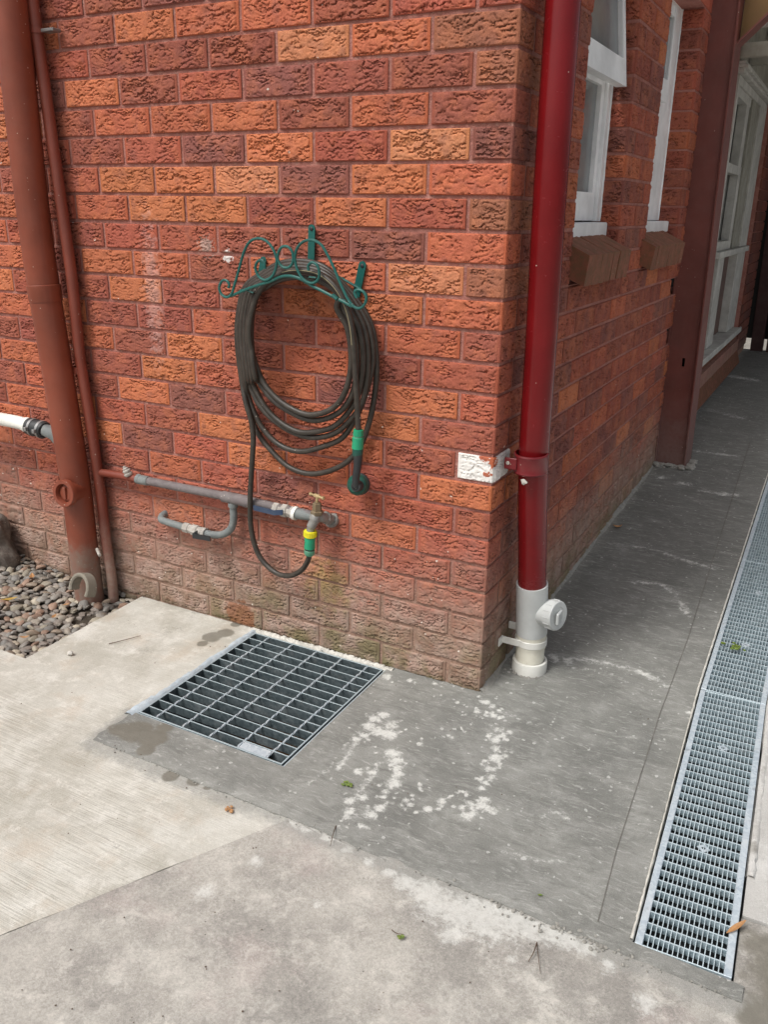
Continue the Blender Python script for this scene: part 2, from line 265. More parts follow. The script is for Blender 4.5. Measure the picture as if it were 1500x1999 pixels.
def conc(name, c1, c2, c3, kind):
    """kind: new | broom | old | pale"""
    k = N(name, 0.9); P = k.pos; X, Y, Z = k.xyz(P)
    lime = k.attr('lime'); wet = k.attr('wet'); smear = k.attr('smear')
    wob = k.vmul(k.noise(P, 9, 3, 0.6, color=True), 0.05)
    Pw = k.vadd(P, wob)
    c = k.mix(k.step(k.noise(Pw, 3.1, 6, 0.62), 0.32, 0.68), c1, c2)
    c = k.mix(k.math('MULTIPLY', k.step(k.noise(Pw, 8.5, 7, 0.68), 0.45, 0.72), 0.6), c, c3)
    h = k.noise(P, 160, 6, 0.7)
    if kind == 'new':
        c = k.mix(k.math('MULTIPLY', k.step(k.noise(k.vadd(Pw, (2, 2, 0)), 1.6, 5, 0.7), 0.46, 0.62), 0.42), c, (0.15, 0.15, 0.137))
        c = k.mix(k.math('MULTIPLY', k.step(k.noise(k.vadd(Pw, (7, 5, 0)), 4.5, 7, 0.75), 0.50, 0.66), 0.35), c, (0.36, 0.36, 0.335))
        # damp, darker screed further along the passage by the wall
        c = k.mix(k.math('MULTIPLY', k.step(k.math('ADD', Y, k.math('MULTIPLY', k.noise(P, 2.5, 4), 0.6)), 0.2, 1.8), 0.55), c, (0.125, 0.127, 0.117))
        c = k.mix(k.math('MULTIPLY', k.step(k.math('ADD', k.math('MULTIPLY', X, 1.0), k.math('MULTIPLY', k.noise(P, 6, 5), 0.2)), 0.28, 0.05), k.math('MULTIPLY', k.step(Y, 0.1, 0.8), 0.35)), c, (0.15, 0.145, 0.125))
        c = k.mix(k.math('MULTIPLY', k.step(k.math('ADD', X, k.math('MULTIPLY', k.noise(P, 14, 6, 0.75), 0.10)), 0.11, 0.03), k.step(Y, 0.15, 0.5, 0.0, 0.55)), c, (0.37, 0.36, 0.32))
        c = k.mix(k.math('MULTIPLY', k.step(k.noise(k.vec(Pw, (2, 7, 1), (8, 1, 0)), 3.2, 8, 0.78), 0.53, 0.68), 0.45), c, (0.40, 0.40, 0.37))
        # trowel drags: thin pale scratches, long across the path
        s1 = k.noise(k.vec(Pw, (5.0, 26, 1)), 5.0, 6, 0.72)
        c = k.mix(k.math('MULTIPLY', k.step(s1, 0.52, 0.68), 0.5), c, (0.48, 0.48, 0.45))
        c = k.mix(k.math('MULTIPLY', k.step(k.noise(k.vec(Pw, (3, 11, 1), (4, 2, 0)), 3.0, 8, 0.75), 0.50, 0.34), 0.45), c, (0.13, 0.13, 0.118))
        s2 = k.noise(k.vec(k.vadd(P, k.vmul(k.noise(P, 3, 2, color=True), 0.5)), (3, 9, 1)), 7, 7, 0.75, typ='RIDGED_MULTIFRACTAL')
        c = k.mix(k.math('MULTIPLY', k.step(s2, 0.9, 1.5), k.step(Y, -0.3, 0.2, 0.22, 0.6)), c, (0.55, 0.55, 0.52))
        # pale droplets
        vc = k.n('ShaderNodeTexVoronoi', feature='F1'); k.put(vc.inputs['Vector'], k.vadd(P, k.vmul(k.noise(P, 90, 3, 0.6, color=True), 0.014))); vc.inputs['Scale'].default_value = 62
        rx, ry, rz = k.xyz(vc.outputs['Color'])
        near = k.step(k.noise(P, 2.6, 3), 0.35, 0.65, 0.05, 0.26)
        fl = k.math('MULTIPLY', k.math('LESS_THAN', vc.outputs['Distance'], k.math('MULTIPLY', ry, 0.34)), k.math('LESS_THAN', rx, near))
        c = k.mix(k.math('MULTIPLY', fl, 0.55), c, (0.60, 0.60, 0.57))
        c = k.mix(k.math('MULTIPLY', k.step(k.noise(P, 70, 5, 0.7), 0.62, 0.74), 0.4), c, (0.5, 0.5, 0.47))
        h = k.math('ADD', h, k.math('MULTIPLY', s1, 1.2))
    if kind == 'broom':
        b = k.noise(k.vec(P, (2.2, 90, 1)), 3.0, 5, 0.65)
        b2 = k.noise(k.vec(P, (9, 330, 1)), 1.0, 3, 0.6)
        m = k.math('MULTIPLY', k.step(k.noise(P, 2.1, 4), 0.38, 0.6, 0.25, 1.0), k.step(Y, -0.35, -0.95, 0.35, 1.0))
        bb = k.math('ADD', k.math('MULTIPLY', b, 0.6), k.math('MULTIPLY', b2, 0.5))
        c = k.mix(k.math('MULTIPLY', k.step(bb, 0.5, 0.64), k.math('MULTIPLY', m, 0.55)), c, (0.72, 0.70, 0.63))
        c = k.mix(k.math('MULTIPLY', k.step(bb, 0.54, 0.42), k.math('MULTIPLY', m, 0.42)), c, (0.30, 0.27, 0.23))
        c = k.mix(k.math('MULTIPLY', k.step(k.noise(Pw, 5, 6, 0.7), 0.5, 0.7), 0.40), c, (0.47, 0.37, 0.27))
        h = k.math('ADD', h, k.math('MULTIPLY', k.math('MULTIPLY', bb, m), 2.5))
    if kind == 'old':
        c = k.mix(k.math('MULTIPLY', k.step(k.noise(k.vadd(Pw, (9, 2, 0)), 4.2, 6, 0.65), 0.52, 0.68), 0.40), c, (0.44, 0.375, 0.35))
        c = k.mix(k.math('MULTIPLY', k.step(k.noise(k.vadd(Pw, (1, 7, 0)), 5.5, 7, 0.7), 0.56, 0.70), 0.7), c, (0.60, 0.58, 0.53))
        c = k.mix(k.math('MULTIPLY', k.step(k.noise(k.vadd(Pw, (4, 4, 0)), 7.0, 7, 0.72), 0.60, 0.74), 0.6), c, (0.19, 0.175, 0.165))
        vs_ = k.voro(k.vadd(P, k.vmul(k.noise(P, 30, 3, color=True), 0.05)), 16)
        c = k.mix(k.math('MULTIPLY', k.step(vs_, 0.20, 0.08), k.math('MULTIPLY', k.step(k.noise(P, 3.7, 3), 0.5, 0.6), 0.45)), c, (0.58, 0.55, 0.50))
        sp = k.voro(P, 210, 'Color')
        c = k.mix(0.22, c, k.mix(k.xyz(sp)[0], (0.1, 0.1, 0.1), (0.9, 0.86, 0.82)), 'SOFT_LIGHT')
    if kind in ('old', 'broom'):
        c = k.mix(k.math('MULTIPLY', k.step(k.noise(k.vadd(Pw, (3, 8, 1)), 17, 8, 0.78), 0.50, 0.66), 0.45), c, (0.66, 0.63, 0.57) if kind == 'old' else (0.74, 0.72, 0.66))
        c = k.mix(k.math('MULTIPLY', k.step(k.noise(k.vadd(Pw, (6, 1, 1)), 13, 8, 0.78), 0.54, 0.70), 0.42), c, (0.20, 0.185, 0.17) if kind == 'old' else (0.34, 0.31, 0.25))
        c = k.mix(k.math('MULTIPLY', k.step(k.noise(P, 120, 5, 0.8), 0.58, 0.74), 0.45), c, (0.20, 0.19, 0.17))
        cv = k.n('ShaderNodeTexVoronoi', feature='DISTANCE_TO_EDGE'); k.put(cv.inputs['Vector'], k.vadd(P, k.vmul(k.noise(P, 6, 7, 0.75, color=True), 0.22))); cv.inputs['Scale'].default_value = 1.7
        c = k.mix(k.math('MULTIPLY', k.step(cv.outputs['Distance'], 0.0028, 0.0008), k.step(k.noise(P, 2.2, 2), 0.5, 0.6, 0.0, 0.55)), c, (0.12, 0.11, 0.10))
    if kind == 'pale':
        c = k.mix(k.math('MULTIPLY', k.step(k.noise(P, 22, 6, 0.75), 0.5, 0.7), 0.4), c, (0.3, 0.28, 0.26))
    if kind in ('old', 'broom'):
        sm = k.step(k.math('ADD', smear, k.math('ADD', k.math('MULTIPLY', k.math('SUBTRACT', k.noise(P, 11, 7, 0.75), 0.5), 1.6), k.math('MULTIPLY', k.math('SUBTRACT', k.noise(P, 60, 5, 0.8), 0.5), 1.2))), -0.05, 0.7)
        c = k.mix(k.math('MULTIPLY', sm, 0.75), c, k.mix(k.noise(P, 20, 5, 0.7), (0.23, 0.23, 0.21), (0.37, 0.365, 0.34)))
    # sand grain and dark pits
    g = k.noise(P, 520, 2, 0.7)
    c = k.mix(0.45, c, k.mix(k.step(g, 0.3, 0.7), (0.25, 0.25, 0.25), (0.75, 0.75, 0.75)), 'SOFT_LIGHT')
    vp = k.n('ShaderNodeTexVoronoi', feature='F1'); k.put(vp.inputs['Vector'], P); vp.inputs['Scale'].default_value = 48
    px_, py_, pz_ = k.xyz(vp.outputs['Color'])
    pit = k.math('MULTIPLY', k.step(vp.outputs['Distance'], 0.10, 0.05), k.math('LESS_THAN', px_, 0.035))
    c = k.mix(k.math('MULTIPLY', pit, 0.75), c, (0.06, 0.055, 0.045))
    # limey white bloom / spatter and damp dark patches (shapes set out on the mesh)
    n1 = k.math('ADD', k.math('MULTIPLY', k.math('SUBTRACT', k.noise(P, 60, 8, 0.85), 0.5), 3.2), k.math('MULTIPLY', k.math('SUBTRACT', k.noise(P, 13, 4, 0.6), 0.5), 1.1))
    lm = k.math('MULTIPLY', k.step(k.math('ADD', lime, n1), -0.05, 0.75), k.step(k.noise(P, 130, 5, 0.8), 0.30, 0.50, 0.55, 1.0))
    c = k.mix(k.math('MULTIPLY', lm, 0.62 if kind == 'old' else 0.82), c, k.mix(k.noise(P, 60, 5, 0.7), (0.50, 0.50, 0.46), (0.86, 0.86, 0.82)))
    n2 = k.math('MULTIPLY', k.math('SUBTRACT', k.noise(P, 14, 5, 0.65), 0.5), 1.0)
    wm = k.step(k.math('ADD', wet, n2), 0.0, 0.30)
    c = k.mix(k.math('MULTIPLY', wm, 0.8), c, k.mix(k.noise(P, 30, 4), (0.125, 0.115, 0.09), (0.20, 0.185, 0.15)))
    rg = k.math('SUBTRACT', 0.92, k.math('MULTIPLY', wm, 0.25))
    return k.out(c, rg, k.bump(k.math('ADD', h, k.math('MULTIPLY', pit, -1.0)), 0.0016, 0.7), spec=0.3)
M_NEW = conc('fresh_cement_screed', (0.255, 0.255, 0.234), (0.178, 0.179, 0.165), (0.33, 0.33, 0.308), 'new')
M_BROOM = conc('broomed_concrete', (0.545, 0.53, 0.475), (0.395, 0.375, 0.32), (0.66, 0.65, 0.60), 'broom')
M_OLD = conc('weathered_concrete', (0.43, 0.41, 0.37), (0.275, 0.262, 0.24), (0.57, 0.55, 0.50), 'old')
M_PALE = conc('pale_concrete', (0.56, 0.55, 0.52), (0.46, 0.45, 0.425), (0.66, 0.655, 0.63), 'pale')
M_DARKC = conc('dark_weathered_concrete', (0.25, 0.23, 0.215), (0.19, 0.175, 0.165), (0.33, 0.31, 0.28), 'old')
M_SOIL = paint_mat('damp_soil', (0.055, 0.042, 0.030), 0.95, 0.1, 0.6, (0.11, 0.09, 0.065), scale=3, bumpd=0.01)
M_SEAM = paint_mat('dirt_in_joint', (0.13, 0.125, 0.11), 0.95, 0.0, 0.6, (0.21, 0.205, 0.185), scale=4)
M_GROUND = paint_mat('yard_ground', (0.24, 0.22, 0.19), 0.95, 0.0, 0.6, (0.32, 0.30, 0.26))
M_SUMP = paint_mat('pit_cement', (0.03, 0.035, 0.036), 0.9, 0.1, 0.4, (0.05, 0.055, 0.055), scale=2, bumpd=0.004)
def water_mat():
    k = N('brown_sump_water', 0.06); return k.out(k.mix(k.noise(k.pos, 9, 4), (0.05, 0.028, 0.012), (0.11, 0.06, 0.025)), 0.08, k.bump(k.noise(k.pos, 20, 2), 0.001, 0.3))
M_WATER = water_mat()

# ------------------------------------------------------------------ object helpers
def mk_mesh(name, V, Fc, mat, smooth=False, attrs=None, autosm=None):
    me = bpy.data.meshes.new(name); me.from_pydata([tuple(v) for v in V], [], [tuple(f) for f in Fc])
    me.materials.append(mat)
    if smooth: me.polygons.foreach_set('use_smooth', [True]*len(me.polygons))
    if attrs:
        for a, val in attrs.items():
            at_ = me.attributes.new(a, 'FLOAT', 'POINT'); at_.data.foreach_set('value', np.asarray(val, dtype=np.float32))
    me.update(); 
    if autosm:
        try: me.set_sharp_from_angle(angle=R2D(autosm))
        except Exception: pass
    return me
def link(name, me, parent=None, loc=None, rot=None):
    o = bpy.data.objects.new(name, me); COL.objects.link(o)
    if parent is not None: o.parent = parent
    if loc is not None: o.location = loc
    if rot is not None: o.rotation_euler = rot
    return o
def thing(name, label, cat, loc=(0, 0, 0), rot=None, group=None, me=None):
    o = bpy.data.objects.new(name, me); COL.objects.link(o); o.location = loc
    if rot is not None: o.rotation_euler = rot
    o['label'] = label; o['category'] = cat
    if group: o['group'] = group
    return o
class B:
    """collects shapes for one mesh; world coordinates minus the origin o"""
    def __init__(s, o=(0, 0, 0)): s.V = []; s.F = []; s.o = Vector(o); s.sm = True
    def add(s, V, Fc):
        n = len(s.V); s.V += [Vector(v)-s.o for v in V]; s.F += [tuple(i+n for i in f) for f in Fc]; return s
    def box(s, a, b, bev=0.0, shear=None):
        x0, y0, z0 = a; x1, y1, z1 = b
        if bev <= 0:
            V = [(x, y, z) for z in (z0, z1) for y in (y0, y1) for x in (x0, x1)]
            F_ = [(0, 2, 3, 1), (4, 5, 7, 6), (0, 1, 5, 4), (2, 6, 7, 3), (0, 4, 6, 2), (1, 3, 7, 5)]
        else:
            bm = bmesh.new(); bmesh.ops.create_cube(bm, size=1.0)
            for v in bm.verts: v.co = Vector(((x0+x1)/2+v.co.x*(x1-x0), (y0+y1)/2+v.co.y*(y1-y0), (z0+z1)/2+v.co.z*(z1-z0)))
            bmesh.ops.bevel(bm, geom=bm.edges[:], offset=bev, segments=1, affect='EDGES'); bm.verts.index_update()
            V = [tuple(v.co) for v in bm.verts]; F_ = [[v.index for v in f.verts] for f in bm.faces]; bm.free()
        if shear: V = [shear(Vector(v)) for v in V]
        return s.add(V, F_)
    def tube(s, pts, r, seg=12, cap=True, closed=False, flat=None):
        pts = [Vector(p) for p in pts]; n = len(pts); rr = r if isinstance(r, (list, tuple)) else [r]*n
        T = []
        for i in range(n):
            a = pts[(i-1) % n] if (closed or i > 0) else pts[i]; b = pts[(i+1) % n] if (closed or i < n-1) else pts[i]
            t = (b-a); T.append(t.normalized() if t.length > 1e-9 else Vector((0, 0, 1)))
        u = T[0].orthogonal().normalized(); V = []; F_ = []
        for i in range(n):
            if i: u = (u - T[i]*u.dot(T[i])).normalized()
            w_ = T[i].cross(u)
            for k in range(seg):
                a = 2*math.pi*k/seg; V.append(pts[i] + (u*math.cos(a) + w_*math.sin(a))*rr[i])
        m = n if closed else n-1
        for i in range(m):
            j = (i+1) % n
            for k in range(seg): F_.append((i*seg+k, i*seg+(k+1) % seg, j*seg+(k+1) % seg, j*seg+k))
        if cap and not closed: F_.append(tuple(range(seg))[::-1]); F_.append(tuple((n-1)*seg+k for k in range(seg)))
        return s.add(V, F_)
    def lathe(s, c, axis, prof, seg=32, cap=True):
        """prof: (distance along axis, radius)"""
        c = Vector(c); ax = Vector(axis).normalized(); u = ax.orthogonal().normalized(); w_ = ax.cross(u); V = []; F_ = []
        for d, r in prof:
            for k in range(seg):
                a = 2*math.pi*k/seg; V.append(c + ax*d + (u*math.cos(a)+w_*math.sin(a))*max(r, 1e-5))
        for i in range(len(prof)-1):
            for k in range(seg): F_.append((i*seg+k, i*seg+(k+1) % seg, (i+1)*seg+(k+1) % seg, (i+1)*seg+k))
        if cap: F_.append(tuple(range(seg))[::-1]); F_.append(tuple((len(prof)-1)*seg+k for k in range(seg)))
        return s.add(V, F_)
    def blob(s, c, r, sub=2, amp=0.2, sc=(1, 1, 1), seed=0, freq=1.5):
        bm = bmesh.new(); bmesh.ops.create_icosphere(bm, subdivisions=sub, radius=1.0); bm.verts.index_update()
        V = []
        for v in bm.verts:
            k = 1 + amp*mnoise.noise(v.co*freq + Vector((seed*7.3, seed*3.1, seed))); V.append(Vector(c) + Vector((v.co.x*sc[0], v.co.y*sc[1], v.co.z*sc[2]))*r*k)
        F_ = [[v.index for v in f.verts] for f in bm.faces]; bm.free(); return s.add(V, F_)
    def mesh(s, name, mat, smooth=True, ang=35):
        me = mk_mesh(name, s.V, s.F, mat, smooth)
        bm = bmesh.new(); bm.from_mesh(me); bmesh.ops.recalc_face_normals(bm, faces=bm.faces[:]); bm.to_mesh(me); bm.free()
        if smooth:
            try: me.set_sharp_from_angle(angle=R2D(ang))
            except Exception: pass
        return me
    def obj(s, name, mat, parent=None, smooth=True, ang=35):
        return link(name, s.mesh(name, mat, smooth, ang), parent)
def spline(pts, n=8, closed=False):
    P = [Vector(p) for p in pts]; out = []; m = len(P)
    for i in range(m if closed else m-1):
        p0 = P[(i-1) % m] if (closed or i > 0) else P[0]*2-P[1]; p1 = P[i]; p2 = P[(i+1) % m]; p3 = P[(i+2) % m] if (closed or i+2 < m) else P[-1]*2-P[-2]
        a = max((p1-p0).length, 1e-6)**.5; b = max((p2-p1).length, 1e-6)**.5; c = max((p3-p2).length, 1e-6)**.5
        m1 = (p1-p0)/a - (p2-p0)/(a+b) + (p2-p1)/b; m2 = (p2-p1)/b - (p3-p1)/(b+c) + (p3-p2)/c; m1 = m1*b; m2 = m2*b
        for k in range(n):
            t = k/n; out.append(p1*(2*t**3-3*t**2+1) + m1*(t**3-2*t**2+t) + p2*(-2*t**3+3*t**2) + m2*(t**3-t**2))
    if not closed: out.append(P[-1])
    return out

# ------------------------------------------------------------------ bricks
CH = 0.086; BH = 0.076
def vnoise(x, y, seed):
    xi = np.floor(x).astype(int); yi = np.floor(y).astype(int); fx = x-xi; fy = y-yi
    fx = fx*fx*(3-2*fx); fy = fy*fy*(3-2*fy)
    def hsh(a, b):
        n = (a*374761393 + b*668265263 + seed*982451653) & 0xffffffff; n = ((n ^ (n >> 13))*1274126177) & 0xffffffff; return ((n ^ (n >> 16)) & 0xffff)/65535.0
    a = hsh(xi, yi); b = hsh(xi+1, yi); c = hsh(xi, yi+1); d = hsh(xi+1, yi+1)
    return (a*(1-fx)+b*fx)*(1-fy) + (c*(1-fx)+d*fx)*fy
def fbm(x, y, seed, o=4):
    s = 0; a = 0.5; t = 0
    for i in range(o): s = s + a*vnoise(x*2**i, y*2**i, seed+i*17); t += a; a *= 0.55
    return s/t
def crinkle(x, z, L, seed):
    """torn, shingled brick face: low wedges that end in a ragged undercut lip"""
    xm = x - L/2
    fan = 0.16*np.abs(xm + 0.05*(fbm(x*0+seed*1.7, z*8, seed+3, 2)-.5))
    warp = 0.030*(fbm(x*26, z*30, seed)-.5) + 0.018*(fbm(x*75, z*80, seed+5)-.5)
    q = (z - fan + warp)/0.0115; fr = q-np.floor(q)
    q2 = (z + 0.35*fan + 0.036*(fbm(x*34+9, z*36, seed+11)-.5) + 0.016*(fbm(x*90, z*95, seed+15)-.5))/0.0165; fr2 = q2-np.floor(q2)
    m = np.clip((fbm(x*42, z*60, seed+21)-.38)*5, 0, 1); m2 = np.clip((fbm(x*30, z*45, seed+31)-.40)*5, 0, 1)
    lip = np.clip((1-fr)/0.34, 0, 1)*(0.55+0.45*(1-fr)); lip2 = np.clip((1-fr2)/0.26, 0, 1)*(0.5+0.5*(1-fr2))
    h = (1-m*(1-lip))*0.55 + (1-m2*(1-lip2))*0.65 - 0.62 + 0.30*fbm(x*60, z*80, seed+41) + 0.22*(fbm(x*190, z*210, seed+61)-.2) + 0.30*fbm(x*18, z*22, seed+51)
    return np.clip(h, -0.15, 1.1)/0.95
_bc = {}
def brick_mesh(L, right=False, left=False, var=0, D=0.11, smoothf=False, st=0.0025, mat=None):
    key = (round(L, 3), right, left, var, smoothf, st, D)
    if key in _bc: return _bc[key]
    V = []; F_ = []; RO = []; HT = []
    seed = 100*var + int(L*1000) + 3
    def face(o, ux, uz, nrm, W, sd_):
        nx = max(4, int(round(W/st))); nz = max(4, int(round(BH/st)))
        gx, gz = np.meshgrid(np.linspace(0, W, nx+1), np.linspace(0, BH, nz+1))
        ex = np.minimum(gx, W-gx); ez = np.minimum(gz, BH-gz)
        h = crinkle(gx, gz, W, sd_)
        mx = np.clip((ex-0.0075)/0.0035, 0, 1); mz = np.clip(ez/0.0018, 0, 1)*0.8+0.2; msk = mx*mz
        if smoothf: msk = msk*0.12
        disp = (h*0.0090-0.0052)*msk*(0.75+0.45*((sd_*37) % 11)/10) - (1-np.clip(np.minimum(ex*1.3, ez)/0.0024, 0, 1))*0.0020 + (fbm(gx*14, gz*14, sd_+70)-.5)*0.0015*np.clip(ez/0.01, 0, 1)
        n0 = len(V)
        for j in range(nz+1):
            for i in range(nx+1):
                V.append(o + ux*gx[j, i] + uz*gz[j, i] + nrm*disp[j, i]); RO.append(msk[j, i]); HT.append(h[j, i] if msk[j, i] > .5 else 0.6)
        for j in range(nz):
            for i in range(nx):
                a = n0+j*(nx+1)+i; F_.append((a, a+1, a+nx+2, a+nx+1))
        return n0, nx, nz
    X = np.array((1., 0, 0)); Y = np.array((0, 1., 0)); Z = np.array((0, 0, 1.))
    face(np.array((0, 0, 0.)), X, Z, -Y, L, seed)
    if right: face(np.array((L, 0, 0.)), Y, Z, X, D, seed+7)
    if left: face(np.array((0, D, 0.)), -Y, Z, -X, D, seed+9)
    # plain body a hair inside the worked faces
    e = 0.002; n0 = len(V)
    for z in (0.0005, BH-0.0005):
        for (x, y) in ((e, e), (L-e, e), (L-e, D), (e, D)): V.append(np.array((x, y, z))); RO.append(0); HT.append(.6)
    for f in ((0, 3, 2, 1), (4, 5, 6, 7), (0, 1, 5, 4), (1, 2, 6, 5), (2, 3, 7, 6), (3, 0, 4, 7)): F_.append(tuple(n0+i for i in f))
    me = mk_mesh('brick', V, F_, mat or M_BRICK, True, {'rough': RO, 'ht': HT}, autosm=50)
    _bc[key] = me; return me
PAL = {0: (0.250, 0.090, 0.070), 1: (0.310, 0.092, 0.062), 2: (0.385, 0.104, 0.064), 3: (0.455, 0.132, 0.068), 4: (0.52, 0.172, 0.078), 5: (0.58, 0.235, 0.115), 6: (0.310, 0.125, 0.070)}
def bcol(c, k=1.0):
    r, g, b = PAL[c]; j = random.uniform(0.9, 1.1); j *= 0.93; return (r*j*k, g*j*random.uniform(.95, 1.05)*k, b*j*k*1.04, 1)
def add_brick(parent, frame, a, L, row, code, right=False, left=False, smoothf=False, kcol=1.0, st=0.003, mat=None):
    """frame 'F': front wall, a = x of the left end.  frame 'S': side wall, a = y of the near end."""
    z = row*CH + 0.005
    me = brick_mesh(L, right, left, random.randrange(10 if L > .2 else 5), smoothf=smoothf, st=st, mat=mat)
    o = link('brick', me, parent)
    dz = random.uniform(-0.0008, 0.0008); dp = random.uniform(-0.0012, 0.0012)
    if frame == 'F': o.location = (a, dp, z+dz)
    else: o.location = (-dp, a, z+dz); o.rotation_euler = (0, 0, math.pi/2)
    o.color = bcol(code, kcol)
    return o
def bricks_mass(name, items, parent, mat=None):
    """bricks beyond the reach of the lens, joined: real boxes with joints"""
    b = B()
    for fr, a, L, row in items:
        z = row*CH+0.005
        if fr == 'F': b.box((a, 0, z), (a+L, 0.1, z+BH))
        else: b.box((-0.1, a, z), (0, a+L, z+BH))
    o = b.obj(name, mat or M_BRICK, parent, smooth=False); o['kind'] = 'stuff'
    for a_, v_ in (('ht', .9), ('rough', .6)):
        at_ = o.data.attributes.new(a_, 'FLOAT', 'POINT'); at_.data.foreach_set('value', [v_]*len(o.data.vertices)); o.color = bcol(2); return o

FRONT = {22: [2,2,2,3,3,4,1,3,2,1], 21: [6,3,5,1,1,1,2,3,3,2], 20: [6,1,1,0,2,1,4,0,3,1], 19: [1,3,1,3,3,3,1,4,2,1], 18: [0,5,2,4,0,2,1,2,3,2],
 17: [3,4,0,5,4,4,2,1,3,1], 16: [6,2,4,1,4,4,3,2,3,3], 15: [3,0,1,1,2,2,1,2,3,1], 14: [6,5,3,3,1,3,4,1,3,2], 13: [3,4,4,1,1,4,1,2,4,3],
 12: [1,3,2,1,3,1,1,4,3,3], 11: [2,1,3,1,4,1,3,1,1,4], 10: [2,4,0,3,2,4,1,1,3,3], 9: [1,4,3,1,0,4,1,3,1,3], 8: [3,1,3,1,4,1,2,4,3,1],
 7: [4,2,3,4,2,0,4,1,3,4], 6: [1,2,2,0,2,3,1,0,1,3], 5: [2,3,2,1,2,2,1,2,1,3], 4: [1,2,2,2,1,3,2,1,2,1], 3: [2,2,3,1,2,1,2,2,1,2],
 2: [1,1,2,2,0,1,2,2,3,1], 1: [1,2,1,0,2,1,1,2,1,2], 0: [1,2,0,1,2,1,1,0,2,1]}
PAINTQ = 8
fw = thing('brick_wall', 'front wall of orange-red rock-faced bricks behind the coiled hose, running left from the corner', 'wall')
mb = B(); mb.box((-2.5, 0.0042, -0.30), (-0.0042, 0.105, 3.0)); mb.obj('mortar', M_MORTAR, fw, smooth=False)
corner_even = []
for row in range(-2, 24):
    even = (row % 2 == 0); codes = FRONT.get(row) or [random.choice([1, 1, 2, 2, 3, 0, 4]) for _ in range(10)]
    if not even: add_brick(fw, 'F', -0.230, 0.230, row, codes[0], right=True)
    else: corner_even.append((row, codes[0]))
    x = -0.120 if even else -0.240; k = 1
    while x > -2.45:
        a = x-0.230
        if a < -2.45: break
        add_brick(fw, 'F', a, 0.230, row, codes[min(k, 9)] if k < 10 else 2, st=0.0025 if x > -2.0 else 0.006); x -= 0.240; k += 1
items = []
for row in range(24, 35):
    x = -0.120 if row % 2 == 0 else 0.0
    if row % 2 == 0: items.append(('F', -0.11, 0.11, row))
    while x > -2.3: items.append(('F', x-0.23, 0.23, row)); x -= 0.24
bricks_mass('upper_brickwork', items, fw)

# ---- side wall with two windows
sw = thing('brick_wall', 'darker side wall of red bricks with two white windows, running back along the path', 'wall')
Y1, Y2, Y3, Y4, YE = 0.600, 1.197, 1.673, 2.397, 2.80
mb = B(); e = 0.0030

for za, zb_, ye in ((-0.30, 9*CH, 3.35), (9*CH, 10*CH, 2.46), (10*CH, 12*CH, 3.35), (12*CH, 13*CH, 2.40), (13*CH, 14*CH, 3.35)): mb.box((-0.105, 0.106, za), (-e, ye, zb_))
mb.box((-0.105, 0.106, 14*CH), (-e, Y1-e, 3.0)); mb.box((-0.105, Y2+e, 14*CH), (-e, Y3-e, 3.0)); mb.box((-0.105, Y4+e, 14*CH), (-e, 3.35, 3.0))
mb.box((-0.105, Y1-e, 27*CH), (-e, Y2+e, 3.0)); mb.box((-0.105, Y3-e, 27*CH), (-e, Y4+e, 3.0))
mb.obj('mortar', M_MORTAR, sw, smooth=False)
items = []
def pickS(): return random.choice([1, 1, 1, 2, 2, 2, 3, 3, 0, 0, 0, 2, 1, 1, 2, 4])
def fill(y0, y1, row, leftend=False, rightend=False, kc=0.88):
    """bricks between y0 and y1 on the bond lattice; the ends facing an opening get a worked end face"""
    first = 0.115 if row % 2 else 0.235
    cuts = [y0] + [c for c in (first+0.24*i for i in range(40)) if y0+0.045 < c < y1-0.045] + [y1]
    for i in range(len(cuts)-1):
        a = cuts[i] + (0 if i == 0 else 0.005); b = cuts[i+1] - (0 if i == len(cuts)-2 else 0.005)
        L = b-a
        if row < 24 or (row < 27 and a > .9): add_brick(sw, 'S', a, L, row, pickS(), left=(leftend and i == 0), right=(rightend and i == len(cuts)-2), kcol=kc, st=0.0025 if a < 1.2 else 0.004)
        else: items.append(('S', a, L, row))
for row, code in corner_even: 
    me = brick_mesh(0.230, False, True, random.randrange(6)); o = link('brick', me, sw); o.location = (0, 0.0, row*CH+0.005); o.rotation_euler = (0, 0, math.pi/2); o.color = bcol(code)
for row in range(-1, 35):
    y0 = 0.240 if row % 2 == 0 else 0.120
    if row % 2 == 0 and row >= 24: y0 = 0.0
    if row < 14: fill(y0, {12: 2.41, 9: 2.47}.get(row, 2.91 if row < 10 else 2.67), row)
    else:
        if row < 27:
            fill(y0, Y1, row, rightend=False); fill(Y2, Y3, row, leftend=True); fill(Y4, 2.63 if row % 2 else 2.62, row, leftend=True)
        else: fill(y0, 3.3, row)
bricks_mass('upper_brickwork', items, sw)
B().box((-0.13, 2.2, 0.6), (-0.108, 3.35, 1.3)).obj('cavity_dark_board', M_DARK, sw, smooth=False)  # near-black board standing for the darkness inside the missing-brick holes
